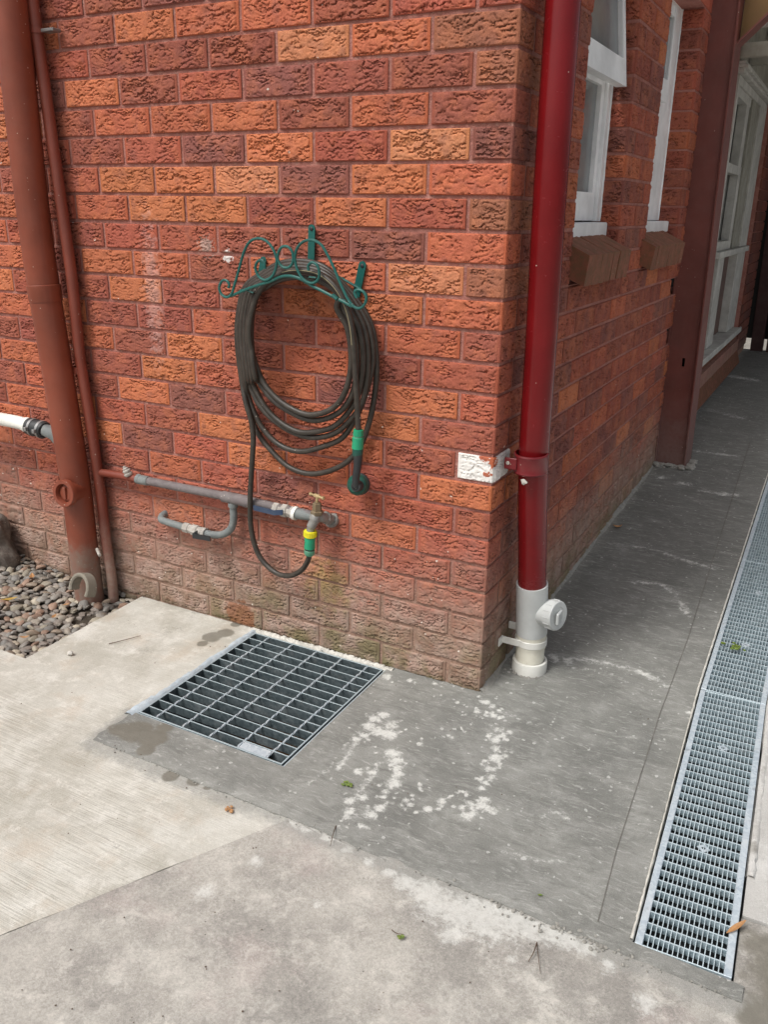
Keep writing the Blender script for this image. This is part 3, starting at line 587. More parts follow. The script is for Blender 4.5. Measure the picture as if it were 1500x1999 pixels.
def brick_sill(y0, y1, n):
    wd = (y1-y0)/n
    for i in range(n):
        b = B(); a = y0+i*wd+0.0009; c = y0+(i+1)*wd-0.0009
        jx = random.uniform(-0.0012, 0.0012); jz = random.uniform(-0.001, 0.001)
        # brick on edge, pitched outwards, projecting past the wall face
        prof = [(-0.06, 1.358+jz), (0.062+jx, 1.300+jz), (0.052+jx, 1.203+jz), (-0.04, 1.240)]
        nx = 6
        V = []; F_ = []
        for k in range(nx+1):
            y = a+(c-a)*k/nx; d = (0.0010 if k in (0, nx) else 0)
            for q, (px, pz) in enumerate(prof):
                V.append((px + (-d if q in (1, 2) else 0) + random.uniform(-.003, .003), y, pz + (-d if q in (0, 1) else d) + random.uniform(-.0008, .0008)))
        for k in range(nx):
            for q in range(4): F_.append((k*4+q, k*4+(q+1) % 4, (k+1)*4+(q+1) % 4, (k+1)*4+q))
        F_.append((3, 2, 1, 0)); F_.append(tuple(nx*4+q for q in range(4)))
        b.add(V, F_); b.obj('sill_brick', M_SILLB, sw, ang=30)
brick_sill(Y1-0.012, Y2-0.03, 7); brick_sill(Y3-0.07, Y4-0.10, 8)

def window(y0, y1, openv):
    wn = B(); zb, zt = 1.398, 2.32; xf, xb = (-0.078 if openv else -0.100), -0.135
    t = 0.045; t1 = 0.045 if openv else 0.27
    wn.box((xb, y0+0.001, zb), (xf, y0+t, zt), .002); wn.box((xb, y1-t1, zb), (xf, y1+0.009, zt), .002)
    wn.box((xb, y0+t, zt-t), (xf, y1-t1, zt), .002)
    o = wn.obj('window', M_WHITE, sw, smooth=False)
    # dark room behind
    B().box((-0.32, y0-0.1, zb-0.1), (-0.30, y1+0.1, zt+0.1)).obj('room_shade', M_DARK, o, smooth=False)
    s = B(); s.box((-0.14, y0+0.002, 1.345), (-0.045, y1-0.004, 1.395), .004); s.obj('timber_sill', M_WHITE, o, smooth=False)
    f = B(); a, c = y0+t+.002, y1-t1-.002; zm = 1.90; f.box((-0.128, a, zb+.003), (-0.092, a+.04, zm)).box((-0.128, c-.04, zb+.003), (-0.092, c, zm)).box((-0.128, a+.04, zb+.003), (-0.092, c-.04, zb+.10)).box((-0.128, a+.04, zm-.045), (-0.092, c-.04, zm))
    f.obj('lower_sash', M_WHITE, o, smooth=False)
    B().box((-0.114, a+.04, zb+.10), (-0.108, c-.04, zm-.045)).obj('pane', M_GLASSW, o, smooth=False)
    # upper sash, pushed out at the bottom (awning) or shut
    ang = R2D(7.0) if openv else 0.0; hz = zt-t
    def sh(v):
        dz = hz-v.z; return Vector((v.x + dz*math.sin(ang), v.y, hz - dz*math.cos(ang)))
    u = B(); zl = zm-.05 if openv else zm+.003
    u.box((-0.110, a-.022, zl), (-0.072, a+.022, hz), 0, sh).box((-0.110, c-.022, zl), (-0.072, c+.022, hz), 0, sh).box((-0.110, a+.022, zl), (-0.072, c-.022, zl+.085), 0, sh).box((-0.110, a+.022, hz-.04), (-0.072, c-.022, hz), 0, sh)
    u.box((-0.072, c-.036, zl+.085), (-0.066, c-.030, hz), 0, sh)
    u.obj('upper_sash', M_WHITE, o, smooth=False)
    B().box((-0.094, a+.022, zl+.085), (-0.088, c-.022, hz-.04), 0, sh).obj('pane', M_GLASSW, o, smooth=False)
    # lumpy paint bead against the reveal
    for yy in (y1-0.001,):
        pts = [Vector((xf+random.uniform(-.0005, .0005), yy-0.002, zb+i*(zt-zb)/60)) for i in range(61)]
        B().tube(pts, [random.uniform(.0045, .0055) for _ in pts], 6).obj('paint_bead', M_WHITE, o)
    return o
w1 = window(Y1, Y2, True); w2 = window(Y3, Y4, False)

# ------------------------------------------------------------------ verandah end of the building
vw = thing('verandah_wall', 'shaded rear wall with a tall weathered window behind the steel column', 'wall')
VX = -0.045
mb = B(); mb.box((-0.16, 3.352, -0.3), (-0.115, 6.75, 0.44)); mb.box((-0.16, 3.352, 0.44), (-0.115, 4.15, 3.1)); mb.box((-0.105, 5.955, -0.3), (-0.012, 6.75, 3.1)); mb.obj('mortar', M_MORTAR, vw, smooth=False)
mb = B(); mb.box((-0.14, 3.352, 0.0), (-0.02, 6.75, 0.205)); mb.obj('plinth', M_SILLB, vw, smooth=False)
for row in range(3, 34):
    y = 5.962 if row % 2 else 5.962; first = True
    while y < 6.7:
        L = 0.11 if (first and row % 2) else 0.23
        if y+L > 6.76: L = 6.75-y
        if L < 0.04: break
        add_brick_z = row*CH+0.005
        me = brick_mesh(round(L, 2), False, True if first else False, 0, smoothf=True, st=0.012, mat=M_BRICKD)
        o = link('brick', me, vw); o.location = (0, y, add_brick_z); o.rotation_euler = (0, 0, math.pi/2); o.color = bcol(random.choice([1, 1, 2, 0]), 0.8)
        y += L+0.01; first = False
# sloping sill of bricks on edge
n = 28
for i in range(n):
    a = 3.40+(5.96-3.40)*i/n; c = a+(5.96-3.40)/n-0.008; jz = random.uniform(-.004, .004)
    b = B(); prof = [(-0.08, 0.435+jz), (-0.022, 0.418+jz), (0.045, 0.195), (-0.08, 0.19)]
    V = [(px, y, pz) for y in (a, c) for px, pz in prof]; b.add(V, [(0, 1, 5, 4), (1, 2, 6, 5), (2, 3, 7, 6), (3, 0, 4, 7), (3, 2, 1, 0), (4, 5, 6, 7)])
    b.obj('sill_brick', M_SILLB, vw, smooth=False)
B().box((-0.08, 3.40, 0.16), (0.012, 5.95, 0.40)).obj('sill_bedding', M_MORTAR, vw, smooth=False)
wf = B(); y0, y1 = 4.15, 5.955
wf.box((-0.14, y0, 0.50), (VX, y0+.06, 2.27), .003).box((-0.14, y1-.07, 0.50), (VX, y1-.002, 2.27), .003).box((-0.14, y0+.06, 2.22), (VX, y1-.07, 2.27), .003)
win = wf.obj('window', M_WHITEO, vw, smooth=False)
B().box((-0.14, y0+.06, 1.142), (-0.020, y1-.0, 1.185), .003).obj('transom', M_WHITEO, win, smooth=False)
B().box((-0.14, 3.55, 0.452), (0.012, 6.03, 0.497), .004).obj('timber_sill', M_WHITEO, win, smooth=False)
B().box((-0.12, 4.42, 0.50), (VX-.004, 4.70, 1.141), .003).obj('mullion', M_WHITEO, win, smooth=False)
B().box((-0.12, 5.49, 0.50), (VX-.004, 5.88, 1.141), .003).obj('mullion', M_WHITEO, win, smooth=False)
B().box((-0.130, y0+.06, 0.50), (-0.115, y1-.07, 1.141)).obj('brown_panel', M_PANEL, win, smooth=False)
B().box((-0.130, y0+.06, 1.187), (-0.120, 5.08, 2.218)).obj('pane', M_GLASSD, win, smooth=False)
s = B(); s.box((-0.118, 4.22, 1.70), (VX-.012, 4.99, 1.76), .002).box((-0.118, 4.22, 1.187), (VX-.012, 4.99, 1.25), .002).box((-0.118, 4.22, 2.16), (VX-.012, 4.99, 2.218), .002).box((-0.118, 4.87, 1.25), (VX-.012, 4.99, 1.70), .002).box((-0.118, 4.80, 1.76), (VX-.012, 4.95, 2.16), .002)
s.obj('sash', M_WHITEO, win, smooth=False)
B().box((-0.118, 5.06, 1.187), (VX-.006, 5.45, 2.218), .003).obj('casing_board', M_BOARD, win, smooth=False)
B().box((-0.118, 5.46, 1.187), (VX+.006, 5.885, 2.218), .003).obj('casing_board', M_WHITEO, win, smooth=False)
hd = B()
for i, (zz, pr) in enumerate(((2.275, .03), (2.297, .05), (2.318, .035))): hd.box((-0.12, 4.08, zz), (VX+pr, 6.02, zz+.02), .002)
hd.obj('head_moulding', M_WHITEO, win, smooth=False)
for i in range(7):
    a = 4.10+i*0.27; B().box((-0.13, a, 2.345), (-0.045, a+0.262, 3.1), .003).obj('wall_board', M_BOARD, vw, smooth=False)

# verandah roof on the column
rf = thing('verandah_roof', 'dark verandah roof on pale rafters above the rear window at the top right', 'roof')
B().box((-0.02, 2.9, 3.02), (1.75, 7.0, 3.06)).obj('roof_sheet', M_ROOF, rf, smooth=False)
for i, (yy, z0, z1, m) in enumerate(((3.45, 2.41, 2.455, M_WHITEO), (3.95, 2.335, 2.415, M_BOARD), (4.45, 2.36, 2.46, M_BOARD), (5.2, 2.62, 2.72, M_WHITEO), (6.0, 2.62, 2.72, M_BOARD), (6.6, 2.62, 2.72, M_BOARD))):
    B().box((-0.03, yy, z0), (1.6, yy+.05, z1), .003).obj('rafter', m, rf, smooth=False)
B().box((1.6, 2.9, 2.80), (1.65, 7.0, 3.02)).obj('edge_beam', M_BOARD, rf, smooth=False)

def gz(x, y):
    """the screed falls from the rear of the passage to the yard"""
    return float(np.interp(y, [-0.1, 0.3, 0.6, 1.2, 2.0, 4.0, 5.0, 6.8], [0, .016, .034, .055, .082, .14, .165, .20]))

# steel column
cx0, cx1 = 0.004, 0.170
def lean(v): return Vector((v.x - 0.018*v.z, v.y - 0.012*v.z, v.z))
cl = thing('steel_column', 'brown-red painted steel column standing against the end of the side wall', 'column', (0.085, 2.67, 0.09))
def cb(name, boxes, mat=M_COL, bev=0.0015):
    b = B((0.085, 2.67, 0.09))
    for p_, q_ in boxes: b.box(p_, q_, bev, lean)
    return b.obj(name, mat, cl, smooth=False)
fl = cb('flange', [((cx1-.009, 2.575, 0.06), (cx1, 2.775, 3.02))]); 
cb('flange', [((cx0, 2.575, 0.06), (cx0+.009, 2.775, 3.02))])
cb('web', [((cx0+.009, 2.60, 0.06), (cx1-.009, 2.608, 0.655)), ((cx0+.009, 2.60, 0.655), (0.088, 2.608, 0.70)), ((0.102, 2.60, 0.655), (cx1-.009, 2.608, 0.70)), ((cx0+.009, 2.60, 0.70), (cx1-.009, 2.608, 3.02))], bev=0)
cb('back_plate', [((cx0+.009, 2.70, 0.06), (cx1-.009, 2.708, 3.02))], M_DARK, 0)
b = B((0.085, 2.67, 0.09)); V = []
pl = [(0.132, 2.205), (0.95, 3.0), (0.132, 3.0)]
V = [(x, y, z) for y in (2.655, 2.667) for x, z in pl]; b.add(V, [(0, 1, 2), (5, 4, 3), (0, 3, 4, 1), (1, 4, 5, 2), (2, 5, 3, 0)])
br = b.obj('haunch_plate', M_HAUNCH, cl, smooth=False)
b = B((0.085, 2.67, 0.09)); V = [(x, y, z+dz) for dz in (0, .012) for y in (2.60, 2.72) for x, z in ((0.128, 2.192), (0.95, 2.990))]
b.add(V, [(0, 1, 3, 2), (4, 6, 7, 5), (0, 4, 5, 1), (2, 3, 7, 6), (0, 2, 6, 4), (1, 5, 7, 3)]); b.obj('haunch_flange', M_COL, cl, smooth=False)
for u, v in ((1334, 572), ): 
    p_ = onY(u, v, 2.598); B((0.085, 2.67, 0.09)).lathe(p_, (0, -1, 0), [(0, .006), (.003, .006), (.003, .003), (.0032, .0)], 12).obj('bolt_hole', M_DARK, cl)
# rough mortar packed round the column foot
g = B((0.085, 2.60, 0.08)); random.seed(11)
for i in range(34):
    a = random.random(); x = 0.0+a*0.20; y = 2.545+random.uniform(-.025, .03)
    g.blob((x, y, gz(x, y)+random.uniform(0, .016)), random.uniform(.008, .024), 2, .5, (1.2, 1, .7), i)
for i in range(14): g.blob((0.185+random.uniform(-.01, .015), 2.56+random.random()*.2, gz(0, 2.6)+.006), random.uniform(.008, .018), 2, .5, (1, 1.3, .6), i+50)
gm = g.mesh('mortar_packing', M_GRIT); thing('mortar_packing', 'rough grey mortar lump packed round the foot of the steel column', 'mortar', (0.085, 2.60, 0.08), me=gm)

# posts and rail closing the far end of the passage
for k, (xa, xb, lab) in enumerate(((0.055, 0.165, 'dark maroon post at the far end of the path, nearest the brick wall'), (0.196, 0.30, 'dark maroon post at the far end of the path, at the right edge'))):
    b = B(((xa+xb)/2, 6.75, .2)); b.box((xa, 6.70, 0.15), (xb, 6.79, 3.0), .003, lambda v: Vector((v.x-.02*v.z, v.y, v.z)))
    thing('end_post', lab, 'post', ((xa+xb)/2, 6.75, .2), me=b.mesh('end_post', M_COLD, False), group='posts at the far end of the path')

b = B((0.25, 6.88, .5)); b.box((-0.1, 6.86, 0.30), (1.7, 6.90, 3.0), .003)  # added near-black board, makes a dark background behind the posts
thing('dark_backdrop', 'dark backdrop board added across the far end of the path behind the maroon posts', 'board', (0.25, 6.88, .5), me=b.mesh('dark_backdrop', M_DARK, False))
# ------------------------------------------------------------------ pavements
def blobs(L, plane=0.0):
    return [(*onZ(u, v, plane)[:2], r*0.00142) for u, v, r in L]
def field(P, L, st=(1, 1)):
    f = np.full(len(P), -0.6)
    for x, y, r in L:
        d = np.hypot((P[:, 0]-x)*st[0], (P[:, 1]-y)*st[1]); f = np.maximum(f, np.clip(1-d/r, -0.6, 1))
    return f
Z4 = lambda L: [(600+u/2.5, 1300+v/2.5, r/2.5*s) for u, v, r, s in [(*q, 1.5) for q in L]]
SPLAT = blobs(Z4([(205,660,18),(275,640,20),(210,715,22),(310,728,24),(260,780,16),(355,698,20),(385,615,16),(375,640,16),(420,575,28),(440,530,24),(440,500,20),(415,430,35),(435,465,25),(400,335,38),(350,320,35),(410,290,30),(330,260,30),(280,340,22),(370,240,25),(480,655,14),(505,678,14),(460,678,10),(590,700,18),(655,660,20),(730,618,8),(762,615,10),(550,380,14),(550,595,10),(780,735,26),(810,720,20),(758,690,14),(800,675,18),(850,680,24),(890,700,18),(870,655,18),(850,598,16),(870,570,14),(900,540,22),(885,505,20),(910,505,14),(920,450,30),(970,440,14),(865,465,10),(920,405,18),(915,365,22),(945,345,16),(930,312,18),(990,325,14),(885,342,12),(870,183,20),(910,200,14),(825,225,16),(878,228,12),(908,243,16),(955,250,12),(735,182,12),(775,240,6),(757,310,8),(690,340,8),(300,300,30),(250,520,20),(320,520,20),(240,360,20),(190,740,14)])) + blobs([(755,1322,14),(800,1330,9),(850,1337,8),(1110,1300,16),(1080,1292,14),(1130,1300,9),(1345,1400,10),(1340,1010,10)])
LIMEB = blobs([(575,1602,16),(600,1612,15),(640,1632,15),(680,1655,12),(720,1680,12),(760,1700,14),(790,1720,22),(830,1740,34),(860,1765,44),(900,1785,52),(950,1795,54),(1000,1800,44),(1040,1812,34),(1080,1825,28),(1110,1835,24),(1150,1850,18),(1190,1885,16),(880,1825,22),(1000,1870,10),(1260,1960,22),(500,1680,16),(400,1740,20),(620,1760,14)])
WETN = blobs([(262,1428,44),(300,1442,36),(232,1425,26),(285,1465,20),(325,1420,22)])
WETB = blobs([(415,1243,30),(440,1235,26),(395,1255,16),(225,1420,20),(332,1512,20),(380,1522,18),(405,1535,10),(460,1218,16)])
LIMEL = blobs([(268,1610,14),(190,1405,26),(170,1440,14),(60,1560,30),(300,1620,20)])

for (x_, y_, r_) in list(SPLAT):
    for _ in range(2):
        a_ = random.random()*6.28; d_ = r_*random.uniform(1.1, 2.6); SPLAT.append((x_+math.cos(a_)*d_, y_+math.sin(a_)*d_, random.uniform(.005, .009)))
def line(L, r_, amp):
    out = []
    for (u0, v0), (u1, v1) in zip(L[:-1], L[1:]):
        n_ = max(2, int(math.hypot(u1-u0, v1-v0)/7))
        for i in range(n_):
            p_ = onZ(u0+(u1-u0)*i/n_, v0+(v1-v0)*i/n_, .03 if v0 < 1250 else .005); out.append((p_.x, p_.y, r_, amp))
    return out
STREAK = line([(1085, 1297), (1130, 1293), (1190, 1305), (1250, 1320), (1310, 1350)], .016, .45) + line([(1110, 1310), (1180, 1318), (1240, 1345), (1300, 1362)], .012, .3) + line([(1240, 1145), (1290, 1150), (1320, 1170), (1350, 1215)], .018, .4) + line([(1290, 955), (1340, 968), (1390, 985), (1440, 990)], .022, .55) + line([(1200, 1075), (1270, 1085), (1340, 1108), (1400, 1125)], .02, .3) + line([(1352, 905), (1400, 912), (1450, 918)], .03, .45) + line([(1375, 828), (1420, 840), (1450, 850)], .04, .35) + line([(1385, 762), (1440, 770), (1480, 778)], .05, .5) + line([(660, 1500), (700, 1440), (735, 1400)], .014, .35) + line([(690, 1560), (740, 1490), (775, 1475)], .014, .3) + line([(560, 1560), (640, 1500), (700, 1420)], .012, .15) + line([(960, 1380), (1010, 1400), (1060, 1420)], .014, .1) + line([(1035, 1600), (1080, 1580), (1120, 1600)], .015, .15) + line([(985, 1660), (1060, 1680), (1110, 1680)], .014, .12)
def inside(P, poly):
    x, y = P[:, 0], P[:, 1]; c = np.zeros(len(P), bool); n = len(poly)
    for i in range(n):
        x1, y1 = poly[i]; x2, y2 = poly[(i+1) % n]
        if y1 == y2: continue
        m = ((y1 > y) != (y2 > y)) & (x < (x2-x1)*(y-y1)/(y2-y1)+x1); c ^= m
    return c
def jag(a, b, n, amp, seed=0, lo=0.5):
    """a crumbly edge from a to b"""
    a = np.array(a, float); b = np.array(b, float); t = b-a; L = np.hypot(*t); nn = np.array((-t[1], t[0]))/L; out = []
    for i in range(n):
        s = i/n; k = amp*(mnoise.noise(Vector((s*L*6, seed, 0)))*1.3+mnoise.noise(Vector((s*L*28, seed, 3)))*.6+mnoise.noise(Vector((s*L*90, seed, 7)))*.3)*min(1, 8*min(s+.02, 1-s+.02))
        out.append(tuple(a+t*s+nn*k))
    return out
def pavement(name, outline, holes, steps, zf, mat, lime=None, wet=None, depth=0.12, kind='structure', parent=None):
    out = [tuple(p) for p in outline]; pts = list(out); edges = [(i, (i+1) % len(out)) for i in range(len(out))]
    for h in holes:
        n0 = len(pts); pts += [tuple(p) for p in h]; edges += [(n0+i, n0+(i+1) % len(h)) for i in range(len(h))]
    for (xa, xb, ya, yb, st) in steps:
        gx, gy = np.meshgrid(np.arange(xa, xb, st), np.arange(ya, yb, st)); G_ = np.stack([gx.ravel(), gy.ravel()], 1) + rng.uniform(-.2, .2, (gx.size, 2))*st
        m = inside(G_, out)
        for h in holes: m &= ~inside(G_, h)
        pts += [tuple(q) for q in G_[m]]
    r = delaunay_2d_cdt([Vector(p) for p in pts], edges, [], 0, 1e-6)
    V2 = np.array([tuple(v) for v in r[0]]); T = [tuple(f) for f in r[2]]
    C_ = np.array([V2[list(f)].mean(0) for f in T]); m = inside(C_, out)
    for h in holes: m &= ~inside(C_, h)
    T = [T[i] for i in np.nonzero(m)[0]]
    T = [t if np.cross(V2[t[1]]-V2[t[0]], V2[t[2]]-V2[t[0]]) > 0 else t[::-1] for t in T]
    Zv = np.array([zf(x, y) for x, y in V2])
    V = [(x, y, z) for (x, y), z in zip(V2, Zv)]
    cnt = {}
    for t in T:
        for a, b in ((t[0], t[1]), (t[1], t[2]), (t[2], t[0])): cnt[(a, b)] = 1
    bd = [e_ for e_ in cnt if (e_[1], e_[0]) not in cnt]; nv = len(V); mp = {}
    for a, b in bd:
        for q in (a, b):
            if q not in mp: mp[q] = nv+len(mp); V.append((V2[q][0], V2[q][1], Zv[q]-depth))
    F_ = list(T) + [(a, mp[a], mp[b], b) for a, b in bd]
    P = np.array(V)
    lf = field(P, lime) if lime else None
    if lime is SPLAT:
        for x, y, r_, amp in STREAK: lf = np.maximum(lf, (1-np.hypot(P[:, 0]-x, P[:, 1]-y)/r_)*.6-.6+amp+.16)
    sx = 1-np.hypot(P[:, 1]-YB, np.maximum(0, -.86-P[:, 0]))/.055
    sx = np.maximum(sx, np.where(P[:, 0] < -.8, 1-np.hypot(np.maximum(0, np.abs(P[:, 1]+.69)-.08), P[:, 0]+.865)/.05, -1)); sx = np.clip(sx, -1.2, .75)-.1
    at = {'smear': sx, 'lime': lf if lime else np.full(len(P), -.6), 'wet': field(P, wet) if wet else np.full(len(P), -.6)}
    me = mk_mesh(name, V, F_, mat, True, at, autosm=40)
    o = link(name, me, parent); 
    if kind: o['kind'] = kind
    return o
# key lines
GX0, GX1, GY0, GY1 = -0.873, -0.320, -0.612, -0.010      # grate opening
CHY = [-0.736, 0.3475, 1.431, 2.5145, 3.598, 6.9]; CHX = [0.648, 0.610, 0.602, 0.593, 0.588, 0.575]
def chx(y, off=0.0): return float(np.interp(y, CHY, CHX)) + off
CHW = 0.190
YB = -0.779
grate_hole = [(GX0, GY0), (GX1, GY0), (GX1, GY1), (GX0, GY1)]
edge_new = jag((-0.868, -0.770), (0.86, -0.776), 260, 0.006, 2)
def und(x, y, a=0.004): return a*(mnoise.noise(Vector((x*2.1, y*2.1, 0.3)))+.4*mnoise.noise(Vector((x*7, y*7, 2))))
new_out = edge_new + [(0.862, -0.776), (0.862, -0.740), (chx(-.74, CHW), -0.738), (chx(-.74, -.004), -0.738)] + [(chx(y, -.004), y) for y in CHY[1:-1]] + [(chx(6.8, -.004), 6.8), (-0.03, 6.8), (-0.03, 0.02), (GX1+.0, 0.02), (GX1, GY1), (GX1, GY0)] + [(GX0+.012, GY0)] + jag((GX0+.01, GY0-.002), (-0.868, -0.770), 24, 0.012, 9)
pavement('path', new_out, [], [(-0.9, 0.9, -0.8, 0.25, 0.0075), (0, 0.7, 0.25, 2.0, 0.02), (-.03, .7, 2.0, 6.8, 0.06)], lambda x, y: gz(x, y)+0.002-.0045*max(0, 1-(y+.779)/.03)+und(x, y, .003)*min(1, max(0, (0.60-x)*8)), M_NEW, SPLAT, WETN)
tl = [(onZ(u, v, z_).x, onZ(u, v, z_).y) for u, v, z_ in ((1170, 1803, 0), (1205, 1665, 0), (1290, 1400, 0), (1345, 1250, .03))]
tl_l = lambda y: float(np.interp(y, [tl[0][1], tl[1][1], tl[2][1], tl[3][1], 3.5], [tl[0][0], tl[1][0], tl[2][0], tl[3][0], tl[3][0]-.10]))
so1 = [(tl_l(y), y) for y in np.arange(tl[0][1], 3.4, .03)]
pavement('path', so1 + [(chx(y, -.006), y) for y in (3.37, 2.5145, 1.431, 0.3475, tl[0][1])], [], [(.3, .7, -.8, .4, .0075), (.3, .7, .4, 3.4, .02)], lambda x, y: gz(x, y)+0.0042+und(x, y, .003)*min(1, max(0, (0.60-x)*8)), M_NEW, SPLAT, None, depth=.006)
gs = B(); V = []; F_ = []; ys_ = np.arange(tl[0][1], 3.3, .015)
for i, y in enumerate(ys_):
    w_ = .0011+.0012*abs(mnoise.noise(Vector((y*9, 2, 2)))); x_ = tl_l(y)-.002+.001*mnoise.noise(Vector((y*15, 0, 0))); z_ = gz(0, y)+.0036
    V += [(x_-w_, y, z_), (x_+w_, y, z_+.0002)]
for i in range(len(ys_)-1): F_.append((i*2, i*2+1, i*2+3, i*2+2))
gs.add(V, F_); o = gs.obj('path_seam', M_SEAM, smooth=False); o['kind'] = 'structure'
gravel_pts = [(-1.412, 0.03), (-1.410, -0.562), (-3.2, -0.556)]
J = Vector((-0.544, -1.0)).normalized(); j0 = Vector((-0.199, -0.779))
j1 = j0 + J*3.4
left_out = [(-1.412, 0.03)] + jag((-1.412, 0.0), (-1.410, -0.562), 40, 0.003, 4) + [(-3.2, -0.556), (-3.2, j1.y), (j1.x, j1.y)] + [tuple(q) for q in jag(tuple(j1), tuple(j0), 220, 0.0022, 5)] + [tuple(j0), (j0.x, -0.762), (-0.855, -0.762), (-0.862, -0.6), (GX0, GY0), (GX0, GY1), (GX0, 0.03)]
# the slabs run under the ragged edge of the screed, a few millimetres lower
pavement('concrete_slab', left_out, [], [(-3.2, 0, -3, 0.05, 0.03), (-1.45, -0.2, -1.6, 0.02, 0.010)], lambda x, y: -0.0015+und(x, y, .003) if y > -.76 or x < -.9 else -0.003, M_BROOM, None, WETB)
jb1 = j1 + Vector((0.002, 0)); jb0 = j0 + Vector((0.0015, 0))
bot_out = [(jb1.x, jb1.y)] + [(4.0, j1.y), (4.0, -0.552), (chx(-.552, CHW+.004), -0.552), (chx(-.738, CHW+.004), -0.738), (0.855, -0.764)] + [(0.6, -0.764), (jb0.x, -0.764)] + [tuple(q) for q in jag(tuple(jb0), tuple(jb1), 220, 0.0022, 5)]
pavement('concrete_slab', bot_out, [], [(-1.9, 4, -3.6, -.7, 0.05), (-0.9, 1.1, -1.7, -.77, 0.010)], lambda x, y: -0.003+und(x, y, .003), M_OLD, LIMEB, [(0.98, -.62, .17), (1.0, -.75, .16), (.93, -.80, .08), (1.2, -.7, .3)])
pavement('concrete_slab', [(chx(-.544, CHW+.006), -0.544)] + [(4.0, -0.544), (4.0, 6.9), (chx(6.9, CHW+.006), 6.9)] + [(chx(y, CHW+.006), y) for y in (6.8, 3.598, 2.5145, 1.431, .3475)], [], [(0.7, 4, -.6, 6.9, .08)], lambda x, y: gz(x, y)-0.001+und(x, y, .003), M_PALE, None, None)
# ground sheet, open where the paved yard, pebble bed, pit and channel are built
o = pavement('ground', [(-60, -60), (60, -60), (60, 60), (-60, 60)], [[(-3.0, -3.4), (3.8, -3.4), (3.8, 6.7), (-3.0, 6.7)]], [(-60, 60, -60, 60, 6)], lambda x, y: -0.05, M_GROUND, depth=.3)
# the screed skin edge on the boundary: crumbs of cement
random.seed(5)
g = B()
def crumb(x, y, z, r): g.blob((x, y, z), r, 1, .6, (1, 1, .7), random.random()*50)
for i in range(150):
    s = random.random()**.8; q = edge_new[int(s*259)]; crumb(q[0]+random.uniform(-.003, .003), q[1]+random.gauss(-.003, .005), 0.0, random.uniform(.0008, .0028))
for i in range(60):
    x = random.gauss(.52, .10); crumb(x, YB+random.gauss(-.004, .009), 0, random.uniform(.002, .006))
for i in range(260):
    y = random.uniform(0, 4.5); crumb(random.uniform(0.0, .03)**1.0, y, gz(0, y)+.002, random.uniform(.002, .007))
for i in range(90):
    x = random.uniform(-.33, 0); crumb(x, random.uniform(-.02, -.002), .002, random.uniform(.0015, .004))
for i in range(160):
    y = random.uniform(-.74, 3); crumb(chx(y, -.006)+random.gauss(0, .003), y, gz(0, y)+.002, random.uniform(.001, .0028))
o = g.obj('cement_crumbs', M_GRIT, smooth=True); o['kind'] = 'stuff'
# cement fillet where the screed meets the side wall
g = B(); N_ = 140
V = []; F_ = []
for i in range(N_+1):
    y = 4.6*(i/N_)**1.3; z = gz(0, y)+.002; w_ = 0.016+0.014*mnoise.noise(Vector((y*7, 1, 0))); h_ = max(.001, 0.012+0.014*mnoise.noise(Vector((y*9, 5, 0))))
    V += [(-0.006, y, z+h_), (w_*.45, y, z+h_*.45), (max(.006, w_), y, z-.002)]
for i in range(N_):
    for k in range(2): F_.append((i*3+k, i*3+k+1, (i+1)*3+k+1, (i+1)*3+k))
g.add(V, F_); me = g.mesh('cement_fillet', M_GRIT)
for a in ('lime', 'wet'): pass
o = link('cement_fillet', me); o['kind'] = 'structure'

# ------------------------------------------------------------------ stormwater pit with its grate
pb = B((0, 0, 0)); x0, x1, y0, y1 = GX0+.002, GX1-.002, GY0+.002, GY1-.002; zb = -0.42
pb.add([(x0, y0, -.004), (x1, y0, -.004), (x1, y1, -.004), (x0, y1, -.004), (x0, y0, zb), (x1, y0, zb), (x1, y1, zb), (x0, y1, zb)], [(0, 1, 5, 4), (1, 2, 6, 5), (2, 3, 7, 6), (3, 0, 4, 7), (4, 5, 6, 7)])
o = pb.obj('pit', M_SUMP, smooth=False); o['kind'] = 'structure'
b = B(); b.add([(x0, y0, zb+.09), (x1, y0, zb+.09), (x1, y1, zb+.09), (x0, y1, zb+.09)], [(0, 1, 2, 3)]); o = b.obj('water', M_WATER, smooth=False); o['kind'] = 'structure'
gr = thing('drain_grate', 'square galvanised steel drain grate set in the concrete below the hose tap', 'grate', ((GX0+GX1)/2, (GY0+GY1)/2, 0))
O = gr.location; gb = lambda: B(O)
fx0, fx1, fy0, fy1 = GX0+.022, GX1-.012, GY0+.006, GY1-.014; zt = 0.002; dp = 0.030
for a, c in (((fx0, fy0, zt-dp), (fx1, fy0+.006, zt)), ((fx0, fy1-.006, zt-dp), (fx1, fy1, zt)), ((fx0, fy0+.006, zt-dp), (fx0+.006, fy1-.006, zt)), ((fx1-.006, fy0+.006, zt-dp), (fx1, fy1-.006, zt))):
    gb().box(a, c, .0008).obj('edge_bar', M_GALVD, gr, smooth=False)
nb = 13; me0 = None
for i in range(nb):
    y = fy0 + (fy1-fy0)*(i+1)/(nb+1)
    if me0 is None: me0 = B((0, 0, 0)).box((fx0+.006-O.x, -.002, -dp), (fx1-.006-O.x, .002, -.001), .0006).mesh('bearing_bar', M_GALVD, False)
    link('bearing_bar', me0, gr, (0, y-O.y, zt-O.z))
xs = [fx0 + d for d in (0.062, 0.162, 0.262, 0.362, 0.462)]
tw = B((0, 0, 0)); pts = [(0, fy0+.006-O.y + (fy1-fy0-.012)*k/60, -.003) for k in range(61)]
V = []; F_ = []
for k, q in enumerate(pts):
    a = k*0.55
    for c in range(4): V.append((q[0]+.0033*math.cos(a+c*math.pi/2), q[1], q[2]+.0033*math.sin(a+c*math.pi/2)))
